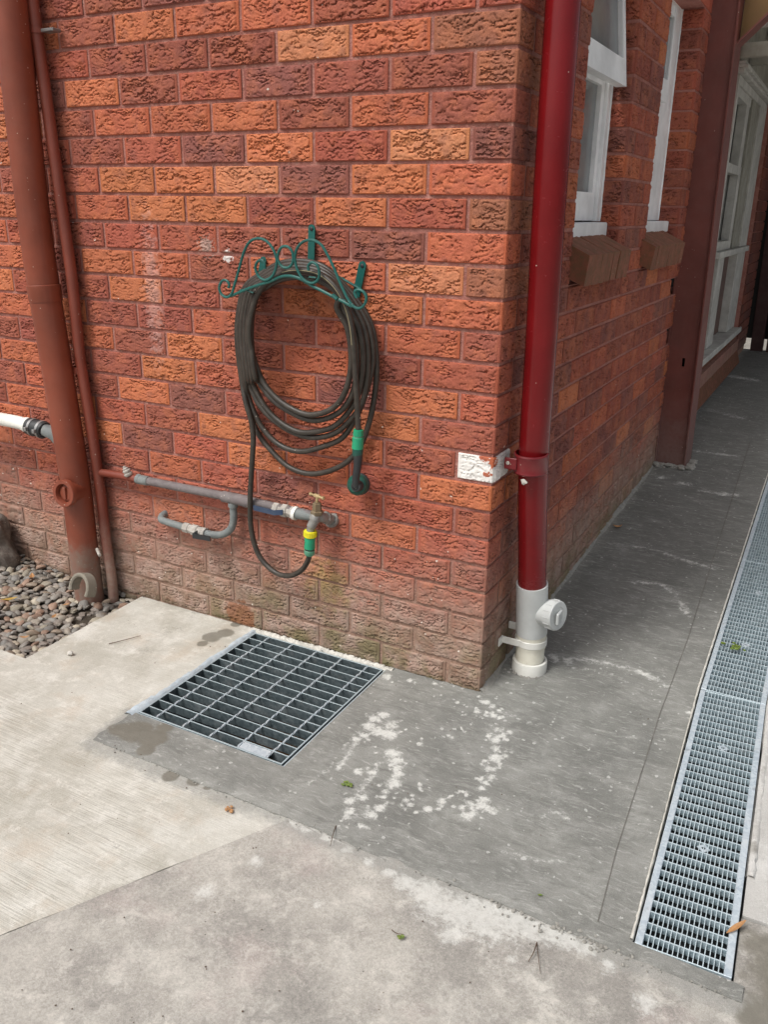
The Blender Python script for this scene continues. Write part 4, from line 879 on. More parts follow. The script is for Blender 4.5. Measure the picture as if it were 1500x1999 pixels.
for k in range(60):
    for c in range(4): F_.append((k*4+c, k*4+(c+1) % 4, (k+1)*4+(c+1) % 4, (k+1)*4+c))
tw.add(V, F_); me1 = tw.mesh('cross_rod', M_GALV, False)
for x in xs: link('cross_rod', me1, gr, (x-O.x, 0, zt-O.z))
yy1 = fy0+.0065; yy2 = fy0+(fy1-fy0)/(nb+1)-.0025
gb().box((xs[3]+.004, yy1, zt-.006), (xs[4]-.004, yy2, zt-.002), .0005).obj('lock_plate', M_GALV, gr, smooth=False)
# outer seat frame
for a, c in (((GX0+.003, GY0+.001, -.05), (GX0+.007, GY1, .001)), ((GX1-.006, GY0+.001, -.05), (GX1-.002, GY1-.001, .001)), ((GX0+.007, GY0+.0005, -.05), (GX1-.006, GY0+.0035, .001)), ((GX0+.007, GY1-.005, -.05), (GX1-.006, GY1-.001, .001))):
    gb().box(a, c).obj('seat_frame', M_GALVD, gr, smooth=False)
# conduit end inside the pit
pc = onZ(590, 1420, -.06)
b = B(tuple(pc)); b.tube([pc+Vector((.0, 0, 0)), pc+Vector((.035, .02, .012))], .011, 16).tube([pc+Vector((-.006, -.002, 0)), pc+Vector((.004, 0, 0))], .014, 16)
b.tube([pc+Vector((.035, .02, .012)), pc+Vector((.12, .05, .02)), Vector((GX1-.01, pc.y+.08, -.03))], .011, 12)
thing('conduit', 'short grey plastic conduit end seen through the drain grate', 'pipe', tuple(pc), me=b.mesh('conduit', M_PVCG))
# sealant smeared down the left edge and mortar bead along the wall edge
def strip(name, L, label, mat, cat, zt_=0.004):
    g = B(); V = []; F_ = []; n = len(L)
    for (xl, yl), (xr, yr), zz in L:
        V += [(xl, yl, zz-.006), ((xl*3+xr)/4, (yl*3+yr)/4, zz+zt_*random.uniform(.4, 1)), ((xl+xr*3)/4, (yl+yr*3)/4, zz+zt_*random.uniform(.4, 1.1)), (xr, yr, zz-.004)]
    for i in range(n-1):
        for k in range(3): F_.append((i*4+k, i*4+k+1, (i+1)*4+k+1, (i+1)*4+k))
    g.add(V, F_); me = g.mesh(name, mat, True, 60); return thing(name, label, cat, me=me)
random.seed(3)
L = []
for i in range(121):
    y = -0.628+0.628*i/120; k = mnoise.noise(Vector((y*14, 3, 0))); k2 = mnoise.noise(Vector((y*60, 9, 0)))
    wl = 0.012+.010*k+.006*k2 + (0.012 if y < -.52 else 0); L.append(((GX0-wl+.008, y), (GX0+.021+.003*k2, y), 0.001))
strip('sealant', L, 'pale blue-grey sealant smeared along the left edge of the square drain grate', M_PUTTY, 'sealant', .0045)
L = []
for i in range(141):
    x = -0.885+0.585*i/140; k = mnoise.noise(Vector((x*16, 6, 0))); k2 = mnoise.noise(Vector((x*60, 2, 0)))
    L.append(((x, GY1-.008-.004*k2-(.008 if x > -.335 else 0)), (x, GY1+.010+.007*k+.003*k2), 0.002))
strip('mortar_bead', L, 'white mortar bead between the square drain grate and the brick wall', M_PUTTYW, 'mortar', .007)

# ------------------------------------------------------------------ channel drain
cb_ = B()
ya, yb = -0.740, 6.8
for (o1, o2, z1, z2) in ((-.004, -.004, 0, -.12), (CHW+.004, CHW+.004, 0, -.12)):
    for y0_, y1_ in zip([ya]+CHY[1:-1], CHY[1:-1]+[yb]):
        cb_.add([(chx(y0_, o1), y0_, gz(0, y0_)-.003), (chx(y1_, o1), y1_, gz(0, y1_)-.003), (chx(y1_, o1), y1_, gz(0, y1_)-.15), (chx(y0_, o1), y0_, gz(0, y0_)-.15)], [(0, 1, 2, 3)])
cb_.add([(.5, ya, -.15), (.9, ya, -.15), (.9, yb, .05), (.5, yb, .05)], [(0, 1, 2, 3)])
cb_.add([(chx(ya, -.004), ya, -.005), (chx(ya, CHW+.004), ya, -.005), (chx(ya, CHW+.004), ya, -.15), (chx(ya, -.004), ya, -.15)], [(0, 1, 2, 3)])
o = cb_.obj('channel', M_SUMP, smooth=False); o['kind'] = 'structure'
SL = 1.078; rail = 0.0155; nl = 15; nt_ = 32
def local(name, boxes, mat, bev=.0005):
    b = B()
    for a, c in boxes: b.box(a, c, bev)
    return b.mesh(name, mat, False)
m_rail = local('side_rail', [((0, 0, -.022), (rail, SL, 0))], M_GALV, .001)
m_end = local('end_bar', [((rail, 0, -.022), (CHW-rail, .003, -.0005))], M_GALVC)
m_long = local('mesh_bar', [((-.0009, .003, -.020), (.0009, SL-.003, -.0008))], M_GALVC, 0)
m_tr = local('cross_bar', [((rail, -.0016, -.018), (CHW-rail, .0016, -.0015))], M_GALVC, 0)
m_pl = B(); m_pl.lathe((0, 0, -.002), (0, 0, -1), [(0, .006), (0, .0155), (.002, .0155), (.002, .006)], 4, cap=False); m_pl = m_pl.mesh('lock_plate', M_GALV, False)
def section(i, label):
    ys = -0.7365+i*1.0835; xs_ = chx(ys); z0 = gz(0, ys)+.001; z1 = gz(0, ys+SL)+.001
    t = thing('channel_grate', label, 'grate', (xs_, ys, z0), (math.atan2(z1-z0, SL), 0, math.atan2(xs_-chx(ys+SL), SL)), 'grates laid end to end over the channel drain')
    link('side_rail', m_rail, t); link('side_rail', m_rail, t, (CHW-rail, 0, 0)); link('end_bar', m_end, t); link('end_bar', m_end, t, (0, SL-.003, 0))
    for k in range(nl): link('mesh_bar', m_long, t, (rail+(CHW-2*rail)*(k+1)/(nl+1), 0, 0))
    for k in range(nt_-1): link('cross_bar', m_tr, t, (0, SL*(k+1)/nt_, 0))
    for fy in (0.30, 0.72): link('lock_plate', m_pl, t, (CHW*.5, SL*(round(fy*nt_)+.5)/nt_, 0), (0, 0, math.pi/4))
section(0, 'galvanised channel grate nearest the camera, with a dry leaf on its edge')
section(1, 'galvanised channel grate second from the near end, with a green sprig on it')
section(2, 'galvanised channel grate third from the near end, beside the brick wall windows')
for i in (3, 4, 5, 6): section(i, ['', '', '', 'galvanised channel grate fourth from the near end, running past the steel column', 'galvanised channel grate fifth from the near end, beside the verandah window', 'galvanised channel grate sixth from the near end', 'galvanised channel grate farthest back along the path'][i])
# white silt bead and dark shadow gap along the left of the channel
L = []
for i in range(260):
    y = -0.735+3.6*i/259; k = mnoise.noise(Vector((y*20, 3, 0))); k2 = mnoise.noise(Vector((y*70, 9, 0)))
    L.append(((chx(y, -.011-.003*k2), y), (chx(y, -.0035+.002*k), y), gz(0, y)+.0052))
strip('silt_bead', L, 'thin pale cement bead along the left edge of the channel grates', M_PUTTYW, 'mortar', .002)
L = []
for i in range(160):
    y = -0.42+3.0*i/159; k = mnoise.noise(Vector((y*6, 13, 0))); k2 = mnoise.noise(Vector((y*40, 19, 0)))
    L.append(((chx(y, CHW+.002+.004*max(k, 0)), y), (chx(y, CHW+.024+.004*k2), y), gz(0, y)+.001))
strip('mortar_haunch', L, 'smooth pale mortar haunch along the right edge of the channel grates', M_PALE, 'mortar', .005)

# ------------------------------------------------------------------ pipes on the left
def P3(L, y): return [onY(u, v, y) for u, v in L]
# soil stack
sy = -0.092
zt_ = 3.0
top = Vector((-1.655, sy, zt_)); a0 = Vector((-1.652, sy, 2.0)); a1 = Vector((-1.655, sy, 1.30)); a2 = Vector((-1.628, sy, 0.87)); a3 = Vector((-1.600, sy, 0.44)); a4 = Vector((-1.598, sy, 0.20)); a5 = Vector((-1.592, sy, -0.12))
st = thing('soil_stack', 'thick brown-red soil stack pipe standing on the pebbles at the left', 'pipe', tuple(a5))
axis = spline([top, a0, a1, a2, a3, a4], 10)
B(a5).tube(axis, 0.0535, 28).obj('stack_pipe', M_STACK, st)
cz = onY(76, 556, sy).z
c0 = Vector((a1.x+(a2.x-a1.x)*.25, sy, cz)); dx = (a2-a1).normalized()
B(a5).lathe(c0, dx, [(-.002, .0545), (0, .0575), (.004, .058), (.012, .0565), (.05, .0562), (.056, .0545)], 28, cap=False).obj('socket', M_STACK, st)
zc2 = 0.20
B(a5).tube(spline([a4+Vector((0, 0, .002)), (a4*2+a5)/3, (a4+a5)/2, a5], 6), .0537, 28).obj('pipe_base', M_STACK, st)
# inspection opening: flanged branch facing left and out
ic = onY(126, 963, -0.168); ax = Vector((0.06, -0.99, 0.12)).normalized()
io = B(a5); root = Vector((a3.x-.01, sy, ic.z-.02))
io.lathe(ic, ax, [(-.085, .036), (-.020, .038), (-.012, .050), (.004, .051), (.009, .048), (.009, .036), (.0, .034), (-.014, .032), (-.016, .001)], 28, cap=False)
io_o = io.obj('inspection_branch', M_STACK, st)
B(a5).lathe(ic, ax, [(-.012, .0295), (-.006, .029), (-.003, .020), (-.004, .0)], 24).box((ic.x-.006, ic.y-.004, ic.z-.022), (ic.x+.006, ic.y+.010, ic.z+.022), .001).obj('plug', M_STACK, st)
# grey stub the waste pipe joins
wl = [onY(106, 845, -.11), onY(90, 842, -.135)]
B(a5).tube([Vector((a3.x-.02, sy, .60)), onY(104, 845, -.118), onY(86, 839, -.128)], [.036, .026, .0225], 20).obj('waste_stub', M_GREYP, st)
B(a5).tube([onY(189, 1072, -.10), onY(194, 1084, -.125)], .006, 8).obj('screw', M_UNION, st)

# small vertical pipe with its horizontal run
sp = thing('vent_pipe', 'thin brown-red vertical pipe between the soil stack and the tap pipework', 'pipe', tuple(onY(218, 1150, -.04)))
so_ = sp.location
ptsv = [Vector((-1.62, -.04, 2.9))] + P3([(63, 0), (72, 70), (88, 180), (105, 300), (123, 425), (140, 545), (156, 700), (180, 850), (197, 970), (207, 1060), (217, 1125), (221, 1165)], -.04) + [onY(222, 1190, -.04)]
dn = [i for i, p_ in enumerate(ptsv) if p_.z > .25]
B(so_).tube(spline(ptsv, 6), [.0195]*((len(ptsv)-1)*6+1), 16).obj('pipe_run', M_SMALL, sp)
for (u, v, w_) in ((72, 60, .008), (154, 722, .012)):
    c = onY(u, v, -.04); B(so_).lathe(c, (0.04, 0, 1), [(-w_, .0195), (-w_, .0225), (w_, .0225), (w_, .0195)], 20, cap=False).obj('pipe_joint', M_SMALL, sp)
c = onY(72, 60, -.04); B(so_).box((c.x+.02, -.045, c.z-.006), (c.x+.075, -.010, c.z+.004), .002).obj('wall_clip', M_STEEL, sp)

wp = thing('waste_pipe', 'white plastic waste pipe entering from the left edge with a black rubber coupling', 'pipe', tuple(onY(30, 825, -.12)))
wo_ = wp.location
l = [onY(-260, 775, -.12), onY(-60, 808, -.12), onY(0, 818, -.12), onY(40, 826, -.123), onY(52, 830, -.124)]
B(wo_).tube(spline(l, 6), .0245, 22).obj('pipe_run', M_PVCW, wp)
B(wo_).tube([onY(50, 829, -.124), onY(62, 832, -.125)], .028, 22).obj('pipe_socket', M_PVCW, wp)
B(wo_).tube([onY(56, 831, -.125), onY(58, 832, -.125), onY(86, 839, -.127), onY(88, 840, -.128)], [.029, .032, .031, .028], 24).obj('rubber_coupling', M_BLK, wp)
for u, v in ((64, 833.5), (80, 838)):
    p_ = onY(u, v, -.126); q_ = onY(u+4, v+1.2, -.126); B(wo_).tube([p_, q_], .0335, 24).obj('hose_clamp', M_STEEL, wp)
    B(wo_).box((p_.x, -.17, p_.z-.006), (p_.x+.012, -.157, p_.z+.008), .001).obj('clamp_screw', M_STEEL, wp)

# ------------------------------------------------------------------ tap pipework
tp = thing('water_pipe', 'grey painted water pipe running along the brick wall to the tap', 'pipe', tuple(onY(400, 960, -.04)))
to = tp.location; yp = -.038
main = P3([(270, 935), (300, 941), (400, 961), (455, 972), (500, 981), (560, 996), (600, 1004), (618, 1010)], yp)
B(to).tube(spline(P3([(192, 922), (215, 925), (245, 930), (272, 936)], yp), 5), .0145, 16).obj('painted_run', M_SMALL, tp)
B(to).tube(spline(main, 6), .0150, 16).obj('pipe_run', M_GREYD, tp)
B(to).tube(P3([(268, 934), (273, 936)], yp), .018, 16).tube(P3([(272, 936), (290, 939)], yp), .0172, 16).obj('pipe_joint', M_GREYP, tp)
B(to).tube(P3([(470, 976), (482, 979), (500, 983)], yp), [.019, .021, .017], 16).tube(P3([(436, 969), (474, 977)], yp), .0195, 16).obj('tee', M_GREYD, tp)
br_ = P3([(455, 972), (455, 990), (456, 1012), (452, 1030), (438, 1042), (418, 1044), (395, 1039), (362, 1030), (330, 1020), (315, 1014)], yp)
br_ += [Vector((br_[-1].x-.012, -.02, br_[-1].z+.006)), Vector((br_[-1].x-.014, .01, br_[-1].z+.010))]
B(to).tube(spline(br_, 6), .0128, 16).obj('branch_run', M_GREYP, tp)
B(to).tube(P3([(455, 982), (455, 989)], yp), .017, 16).obj('pipe_joint', M_GREYP, tp)
def union(L, y, r, name='valve'):
    o = None
    A, Bq = onY(*L[0], y), onY(*L[1], y); d = Bq-A
    g = B(to); g.lathe(A, d, [(0, r*.8), (0, r), (d.length*.22, r*1.02), (d.length*.24, r*.86), (d.length*.36, r*.86), (d.length*.4, r*1.1), (d.length*.62, r*1.1), (d.length*.66, r*.86), (d.length*.78, r*.88), (d.length*.8, r*1.04), (d.length, r*1.02), (d.length, r*.8)], 8)
    return g.obj(name, M_UNION, tp, ang=20)
v1 = union(((536, 992), (578, 1002)), yp, .0205)
B(to).tube(P3([(574, 1001), (580, 1003)], yp), .0225, 18).obj('valve_collar', M_PVCW, tp)
B(to).tube(P3([(580, 1002), (592, 1004), (612, 1008)], yp), [.0185, .0185, .0155], 14).obj('tail_piece', M_GREYP, tp)
v2 = union(((360, 1029), (402, 1041)), yp, .0185)
def lever(L, mat, w_=.008):
    pts = [onY(u, v, y) for u, v, y in L]; g = B(to); V = []; F_ = []
    for p_ in pts:
        for dz in (-w_, w_):
            for dy in (-.0018, .0018): V.append((p_.x, p_.y+dy, p_.z+dz))
    for i in range(len(pts)-1):
        a = i*4; b_ = a+4; F_ += [(a, a+2, b_+2, b_), (a+1, b_+1, b_+3, a+3), (a, b_, b_+1, a+1), (a+2, a+3, b_+3, b_+2)]
    F_ += [(0, 1, 3, 2), tuple(len(V)-4+k for k in (0, 2, 3, 1))]; g.add(V, F_); o = g.obj('lever_handle', mat, tp, ang=30); return o
lever([(552, 1000, -.062), (535, 1001, -.068), (528, 999, -.070), (495, 991, -.070)], M_BLUE, .0085)
lever([(385, 1040, -.062), (376, 1046, -.068), (395, 1049, -.070), (410, 1052, -.070)], M_BLK, .009)
# wall clamp bolts on the painted run
c = onY(246, 918, -.05); g = B(to); g.lathe(c, (-.35, -.2, .9), [(-.022, .013), (-.016, .016), (-.012, .016), (-.010, .011), (-.004, .015), (0, .015), (.002, .010), (.008, .0105), (.010, .006), (.016, .006)], 10); g.obj('clamp_bolt', M_UNION, tp, ang=25)

# tap
tc = onY(618, 1006, -.075); tap = thing('garden_tap', 'grey garden tap with a brass tee handle above the yellow and green hose connector', 'tap', tuple(tc))
g = B(tc); wall = onY(648, 1014, -.004); 
g.tube(spline([wall, onY(640, 1012, -.03), onY(628, 1010, -.06), tc, onY(613, 1018, -.085), onY(607, 1030, -.088), onY(606, 1040, -.088)], 6), [.0155]*12+[.0165]*6+[.0175]*6+[.0150]*6+[.0125]*7, 18); g.obj('tap_body', M_TAP, tap)
g = B(tc)
for (u, v, y, r) in ((637, 1011, -.035, .022), (643, 1013, -.020, .019)): 
    A = onY(u, v, y); g.lathe(A, wall-tc, [(-.006, r*.9), (-.005, r), (.005, r), (.006, r*.9)], 6)
g.lathe(wall, wall-tc, [(-.006, .026), (0, .027), (.004, .027)], 20); g.obj('wall_flange', M_TAP, tap, ang=20)
A = onY(619, 1000, -.075); g = B(tc); g.lathe(A, (0.02, 0, 1), [(-.008, .019), (-.002, .021), (.004, .021), (.006, .0155), (.030, .0145), (.032, .010), (.034, .010)], 6); g.obj('bonnet', M_BRASSD, tap, ang=20)
g = B(tc); g.tube([A+Vector((0, 0, .03)), A+Vector((.001, 0, .052))], .0045, 10); g.obj('spindle', M_BRASS, tap)
H = A+Vector((.001, 0, .054)); hd_ = Vector((.95, -.3, .02)).normalized()
g = B(tc); g.lathe(H, hd_, [(-.034, .004), (-.033, .0058), (-.027, .0058), (-.025, .0038), (-.013, .0042), (-.010, .0068), (.010, .0068), (.013, .0042), (.025, .0038), (.027, .0058), (.033, .0058), (.034, .004)], 14); g.obj('tee_handle', M_BRASS, tap)

# ------------------------------------------------------------------ hose rack
rk = thing('hose_rack', 'dark green scrolled metal hose rack screwed to the brick wall', 'hose rack', tuple(onY(600, 540, -.02)))
ro = rk.location; yf = -.150
def z5(L, y, w_=None): return [onY(400+u/3.75, 400+v/3.75, y) for u, v in L]
rod = .0040
B(ro).tube(spline(z5([(172, 608), (178, 585), (165, 560), (140, 550), (115, 572), (105, 612), (122, 655), (160, 676), (193, 655), (215, 590), (250, 470), (290, 335), (330, 268), (390, 245), (450, 265), (500, 325), (525, 400), (518, 470), (490, 525), (440, 550), (395, 525), (370, 465), (382, 420), (412, 404), (436, 425), (440, 468)], yf), 8), rod, 10).obj('scroll', M_GREEN, rk)
B(ro).tube(spline(z5([(760, 482), (758, 445), (785, 421), (822, 442), (838, 498), (826, 550), (785, 573), (725, 548), (682, 485), (660, 390), (680, 310), (728, 266), (790, 258), (850, 290), (900, 368), (940, 450), (1000, 590), (1048, 690), (1088, 742), (1130, 758), (1168, 732), (1183, 680), (1162, 637), (1122, 620), (1097, 640), (1113, 682)], yf), 8), rod, 10).obj('scroll', M_GREEN, rk)
B(ro).tube(spline(z5([(647, 382), (640, 430), (612, 458), (575, 456), (545, 428), (533, 382), (545, 332), (570, 306), (605, 306), (635, 335)], yf), 6, True), rod, 10, closed=True).obj('ring', M_GREEN, rk)
arch = spline(z5([(195, 665), (300, 620), (400, 585), (480, 560), (540, 533), (600, 520), (660, 527), (720, 552), (780, 590), (860, 630), (940, 672), (1010, 707), (1080, 745)], yf+.004), 6)
B(ro).tube(arch, rod*1.1, 10).obj('front_rail', M_GREEN, rk)
B(ro).tube(z5([(935, 660), (970, 690)], yf), .006, 8).obj('rail_weld', M_GREEN, rk)
arch2 = [Vector((p_.x+.0, -.016, p_.z+.012)) for p_ in spline([onY(468, 575, -.02), onY(520, 548, -.02), onY(560, 537, -.02), onY(610, 533, -.02), onY(650, 545, -.02), onY(700, 572, -.02), onY(715, 585, -.02)], 6)]
B(ro).tube(arch2, rod, 8).obj('rear_rail', M_GREEN, rk)
def strap(p0, p1, wd, arm):
    p0 = Vector(p0); p1 = Vector(p1); d = (p1-p0).normalized(); n_ = Vector((0, -1, 0)); s_ = d.cross(n_).normalized(); g = B(ro); V = []; F_ = []
    prof = [p0+n_*.001, p1+n_*.001]; 
    K = 8
    ring = []
    for k in range(K+1):
        a = math.pi*k/K; ring.append(p0 - d*math.sin(a)*wd/2 - s_*math.cos(a)*wd/2)
    ring += [p1+s_*wd/2, p1-s_*wd/2]
    n0 = len(ring)
    for yy in (-.008, -.012): V += [(q.x, yy, q.z) for q in ring]
    F_ = [tuple(range(n0)), tuple(range(2*n0-1, n0-1, -1))] + [(i, (i+1) % n0, n0+(i+1) % n0, n0+i) for i in range(n0)]
    g.add(V, F_)
    q0 = Vector((p1.x, -.010, p1.z)); q1 = Vector((p1.x, -.030, p1.z-.006)); q2 = Vector(arm)
    for A, C in ((q0, q1), (q1, q2)):
        t_ = (C-A).normalized(); u_ = s_*wd/2; w2 = t_.cross(s_).normalized()*.002
        g.add([A-u_-w2, A+u_-w2, A+u_+w2, A-u_+w2, C-u_-w2, C+u_-w2, C+u_+w2, C-u_+w2], [(0, 1, 2, 3), (7, 6, 5, 4), (0, 4, 5, 1), (1, 5, 6, 2), (2, 6, 7, 3), (3, 7, 4, 0)])
    o = g.obj('wall_strap', M_GREEN, rk, smooth=False)
    B(ro).lathe((p0.x, -.012, p0.z-.001) if True else p0, (0, -1, 0), [(0, .006), (.002, .0055), (.0035, .003), (.0036, 0)], 12).obj('screw_head', M_BLK, rk)
strap(onY(609, 446, -.01), onY(607, 548, -.01), .0225, onY(610, 541, yf+.006))
strap(onY(708, 518, -.01), onY(694, 585, -.01), .0235, onY(668, 585, yf+.006))
strap(onY(514, 508, -.01), onY(505, 570, -.01), .0215, onY(488, 569, yf+.006))

# ------------------------------------------------------------------ garden hose
hz = thing('garden_hose', 'weathered black garden hose coiled over the green rack and looped down to the tap', 'hose', tuple(onY(600, 680, -.07)))
ho = hz.location; hr = .0088
def loop(L, T, Rr, low, yL, yT, yR, yB):
    """one turn over the saddle: left side going up, across the top, down the right, round the bottom"""
    pts = [(L+8, 735, yL), (L, 660, yL), (L+3, 610, (yL*2+yT)/3)]
    tl = [(L+16, 570-(545-T)*.3, (yL+2*yT)/3), (515, T+22, yT), (550, T+4, yT), (590, T, yT), (630, T+10, yT), (662, T+36, yT), (Rr-28, 600, (yT*2+yR)/3), (Rr-8, 640, yR), (Rr, 700, yR)]
    return pts + tl + [(u, v, yB) for u, v in low]
H = []
# from the tap connector down, round and up into the bundle
H += [(604, 1083, -.088), (601, 1094, -.085), (590, 1112, -.078), (570, 1123, -.070), (545, 1121, -.062), (523, 1106, -.058), (506, 1085, -.056), (495, 1055, -.056), (489, 1020, -.058), (488, 985, -.062), (490, 940, -.066), (493, 890, -.068), (494, 850, -.066), (490, 820, -.064), (480, 785, -.062)]
H += loop(463, 510, 735, [(733, 763), (719, 832), (698, 880), (665, 910), (610, 925), (565, 912), (528, 878), (503, 845), (487, 805)], -.050, -.032, -.030, -.030)
H += loop(467, 516, 728, [(712, 775), (695, 815), (668, 855), (629, 872), (584, 881), (545, 868), (512, 835), (496, 805), (484, 770)], -.060, -.048, -.048, -.048)
H += loop(472, 522, 719, [(708, 785), (684, 820), (655, 845), (613, 854), (570, 843), (528, 815), (503, 785), (488, 750)], -.080, -.064, -.064, -.062)
H += loop(478, 528, 709, [(698, 775), (678, 808), (652, 832), (620, 842), (583, 843), (545, 822), (515, 790), (495, 750)], -.092, -.080, -.078, -.070)
H += loop(484, 535, 697, [(690, 765), (668, 800), (640, 816), (608, 820), (570, 806), (530, 778), (505, 745)], -.104, -.096, -.088, -.085)
H += loop(490, 541, 686, [(679, 752), (662, 785), (636, 804), (600, 809), (565, 795), (530, 767), (508, 735)], -.116, -.110, -.098, -.098)
H += [(487, 660, -.125), (490, 615, -.126), (503, 575, -.126), (525, 548, -.127), (555, 533, -.127), (590, 528, -.128), (625, 536, -.128), (655, 560, -.128), (675, 595, -.126), (687, 640, -.122), (692, 700, -.118), (696, 760, -.112), (699, 815, -.104), (700, 842, -.100)]
W = [onY(u, v, y) for u, v, y in H]
W = spline(W, 7)
for i, p_ in enumerate(W): p_ += Vector((mnoise.noise(Vector((i*.09, 0, 0))), mnoise.noise(Vector((0, i*.09, 0)))*.6, mnoise.noise(Vector((0, 0, i*.09)))))*.0012
B(ho).tube(W, hr, 14).obj('hose_tube', M_HOSE, hz)
# thin faded stripe moulded along the last turns
i0 = len(W)-14*7; st_ = [W[i] + Vector((.35*math.sin(i*.012)*hr, -.93*hr, .1*hr)) for i in range(i0+34, len(W)-24)]
B(ho).tube(st_, .0011, 5).obj('stripe', M_STRIPE, hz)
# click connector under the tap
A = onY(606, 1036, -.088); E_ = onY(604, 1083, -.088); d = E_-A; Ld = d.length
g = B(ho); g.lathe(A, d, [(0, .014), (0.001, .0205), (Ld*.23, .0205), (Ld*.24, .017)], 28); cr = g.obj('collar_ring', M_YEL, hz)
g = B(ho)
for k in range(24):
    a = 2*math.pi*k/24; ax = d.normalized(); u_ = ax.orthogonal().normalized(); w2 = ax.cross(u_); c_ = A + (u_*math.cos(a)+w2*math.sin(a))*.0206; g.tube([c_+ax*.002, c_+ax*(Ld*.21)], .0011, 4)
g.obj('grip_rib', M_YEL, cr)
B(ho).lathe(A, d, [(Ld*.23, .0165), (Ld*.26, .0178), (Ld*.45, .0168), (Ld*.72, .0176), (Ld*.74, .0155)], 24).obj('click_connector', M_GPL, hz)
B(ho).lathe(A, d, [(Ld*.73, .0158), (Ld*.79, .0158)], 24).obj('seal_gap', M_BLK, hz)
B(ho).lathe(A, d, [(Ld*.79, .0165), (Ld*.80, .0172), (Ld*.96, .0168), (Ld*.99, .0150), (Ld*1.03, .0120)], 24).obj('hose_nut', M_TEAL, hz)
# connector at the nozzle end
A = onY(700, 838, -.100); E_ = onY(698, 880, -.098); d = E_-A; Ld = d.length
B(ho).lathe(A, d, [(0, .0115), (.001, .0150), (Ld*.27, .0158), (Ld*.29, .0150)], 10).obj('hose_nut', M_GPL, hz, ang=20)
B(ho).lathe(A, d, [(Ld*.28, .0138), (Ld*.36, .0138)], 24).obj('seal_gap', M_TEAL, hz)
B(ho).lathe(A, d, [(Ld*.36, .0155), (Ld*.38, .0172), (Ld*.6, .0164), (Ld*.88, .0172), (Ld*.90, .0150)], 24).obj('click_connector', M_GPL, hz)
# spray nozzle
nz = thing('spray_nozzle', 'dark green and black spray nozzle hanging from the end of the hose', 'nozzle', tuple(onY(696, 910, -.095)))
no = nz.location
A = onY(699, 875, -.098)
B(no).lathe(A, d, [(0, .015), (.004, .0165), (.018, .0160), (.022, .0150)], 24).obj('inlet_collar', M_GPLD, nz)
hp = spline([onY(699, 884, -.098), onY(699, 900, -.100), onY(697, 918, -.104), onY(695, 936, -.104), onY(696, 950, -.100)], 8)
B(no).tube(hp, [.0148-.0035*min(1, i/14) for i in range(len(hp))], 18).obj('handle', M_BLK, nz)
g = B(no)
for i in range(5, 22, 2): g.tube([hp[i]-Vector((0, 0, .0009)), hp[i]+Vector((0, 0, .0009))], .0150-.0035*min(1, i/14), 16)
g.obj('grip_rib', M_BLK, nz)
hc = onY(694, 948, -.072); fx = Vector((.10, -.98, .12)).normalized()
B(no).lathe(hc, fx, [(-.034, .020), (-.030, .0325), (-.012, .0330), (-.004, .0300), (.004, .020)], 36).obj('spray_head', M_GPLD, nz)
B(no).lathe(hc, fx, [(-.036, .030), (-.034, .0345), (-.026, .0345), (-.024, .0325)], 36).obj('rim', M_BLK, nz)
cf = onY(696, 950, -.100)
B(no).lathe(cf, fx, [(-.02, .016), (.002, .0165), (.006, .014), (.007, .0105), (.004, .009), (.004, .006), (.008, .005), (.008, .0)], 24).obj('dial', M_BLK, nz)

# ------------------------------------------------------------------ maroon downpipe and its plastic boot
dpc = [Vector((.070, .105, 3.05)), Vector((.070, .100, 1.95)), Vector((.074, .098, 1.45)), Vector((.076, .112, 1.11)), Vector((.078, .118, .78)), Vector((.080, .140, .60)), Vector((.085, .168, .40)), Vector((.087, .184, .27))]
dpn = thing('downpipe', 'glossy maroon downpipe standing at the corner of the brick walls', 'downpipe', tuple(dpc[-1]))
do = dpn.location
B(do).tube(spline(dpc, 10), .0440, 36).obj('pipe_run', M_RED, dpn)
cc = onX(1037, 903, .078); cc = Vector((.078, cc.y, cc.z))
g = B(do); g.lathe(cc, (0.01, .05, -1), [(-.030, .045), (-.030, .0485), (-.026, .0500), (-.022, .0485), (.020, .0485), (.024, .0500), (.028, .0485), (.030, .045)], 36, cap=False); g.obj('strap_collar', M_RED2, dpn)
q = Vector((.020, cc.y-.045, cc.z)); g = B(do); g.box((.012, cc.y-.044, cc.z-.017), (.050, cc.y-.037, cc.z+.017), .002); g.obj('strap_bracket', M_RED2, dpn)
B(do).lathe((.024, cc.y-.044, cc.z+.002), (0, -1, 0), [(-.002, .006), (.002, .0055), (.003, 0)], 12).obj('bracket_screw', M_UNION, dpn)
B(do).blob(onX(1043, 942, .0) if False else (.075, cc.y-.040, cc.z-.048), .009, 2, .8, (1, .35, .8), 4).obj('paint_chip', M_FLAKE, dpn)
pv = thing('pvc_boot', 'grey and cream plastic boot with a screw cap at the foot of the maroon downpipe', 'pipe fitting', (.092, .20, 0))
po = pv.location
k0 = Vector((.0865, .178, .330)); k1 = Vector((.090, .203, .150)); k2 = Vector((.092, .203, .0))
B(po).lathe(k0, k1-k0, [(0, .0445), (0, .0500), ((k1-k0).length, .0505), ((k1-k0).length+.002, .0480)], 40, cap=False).obj('boot_body', M_PVCG, pv)
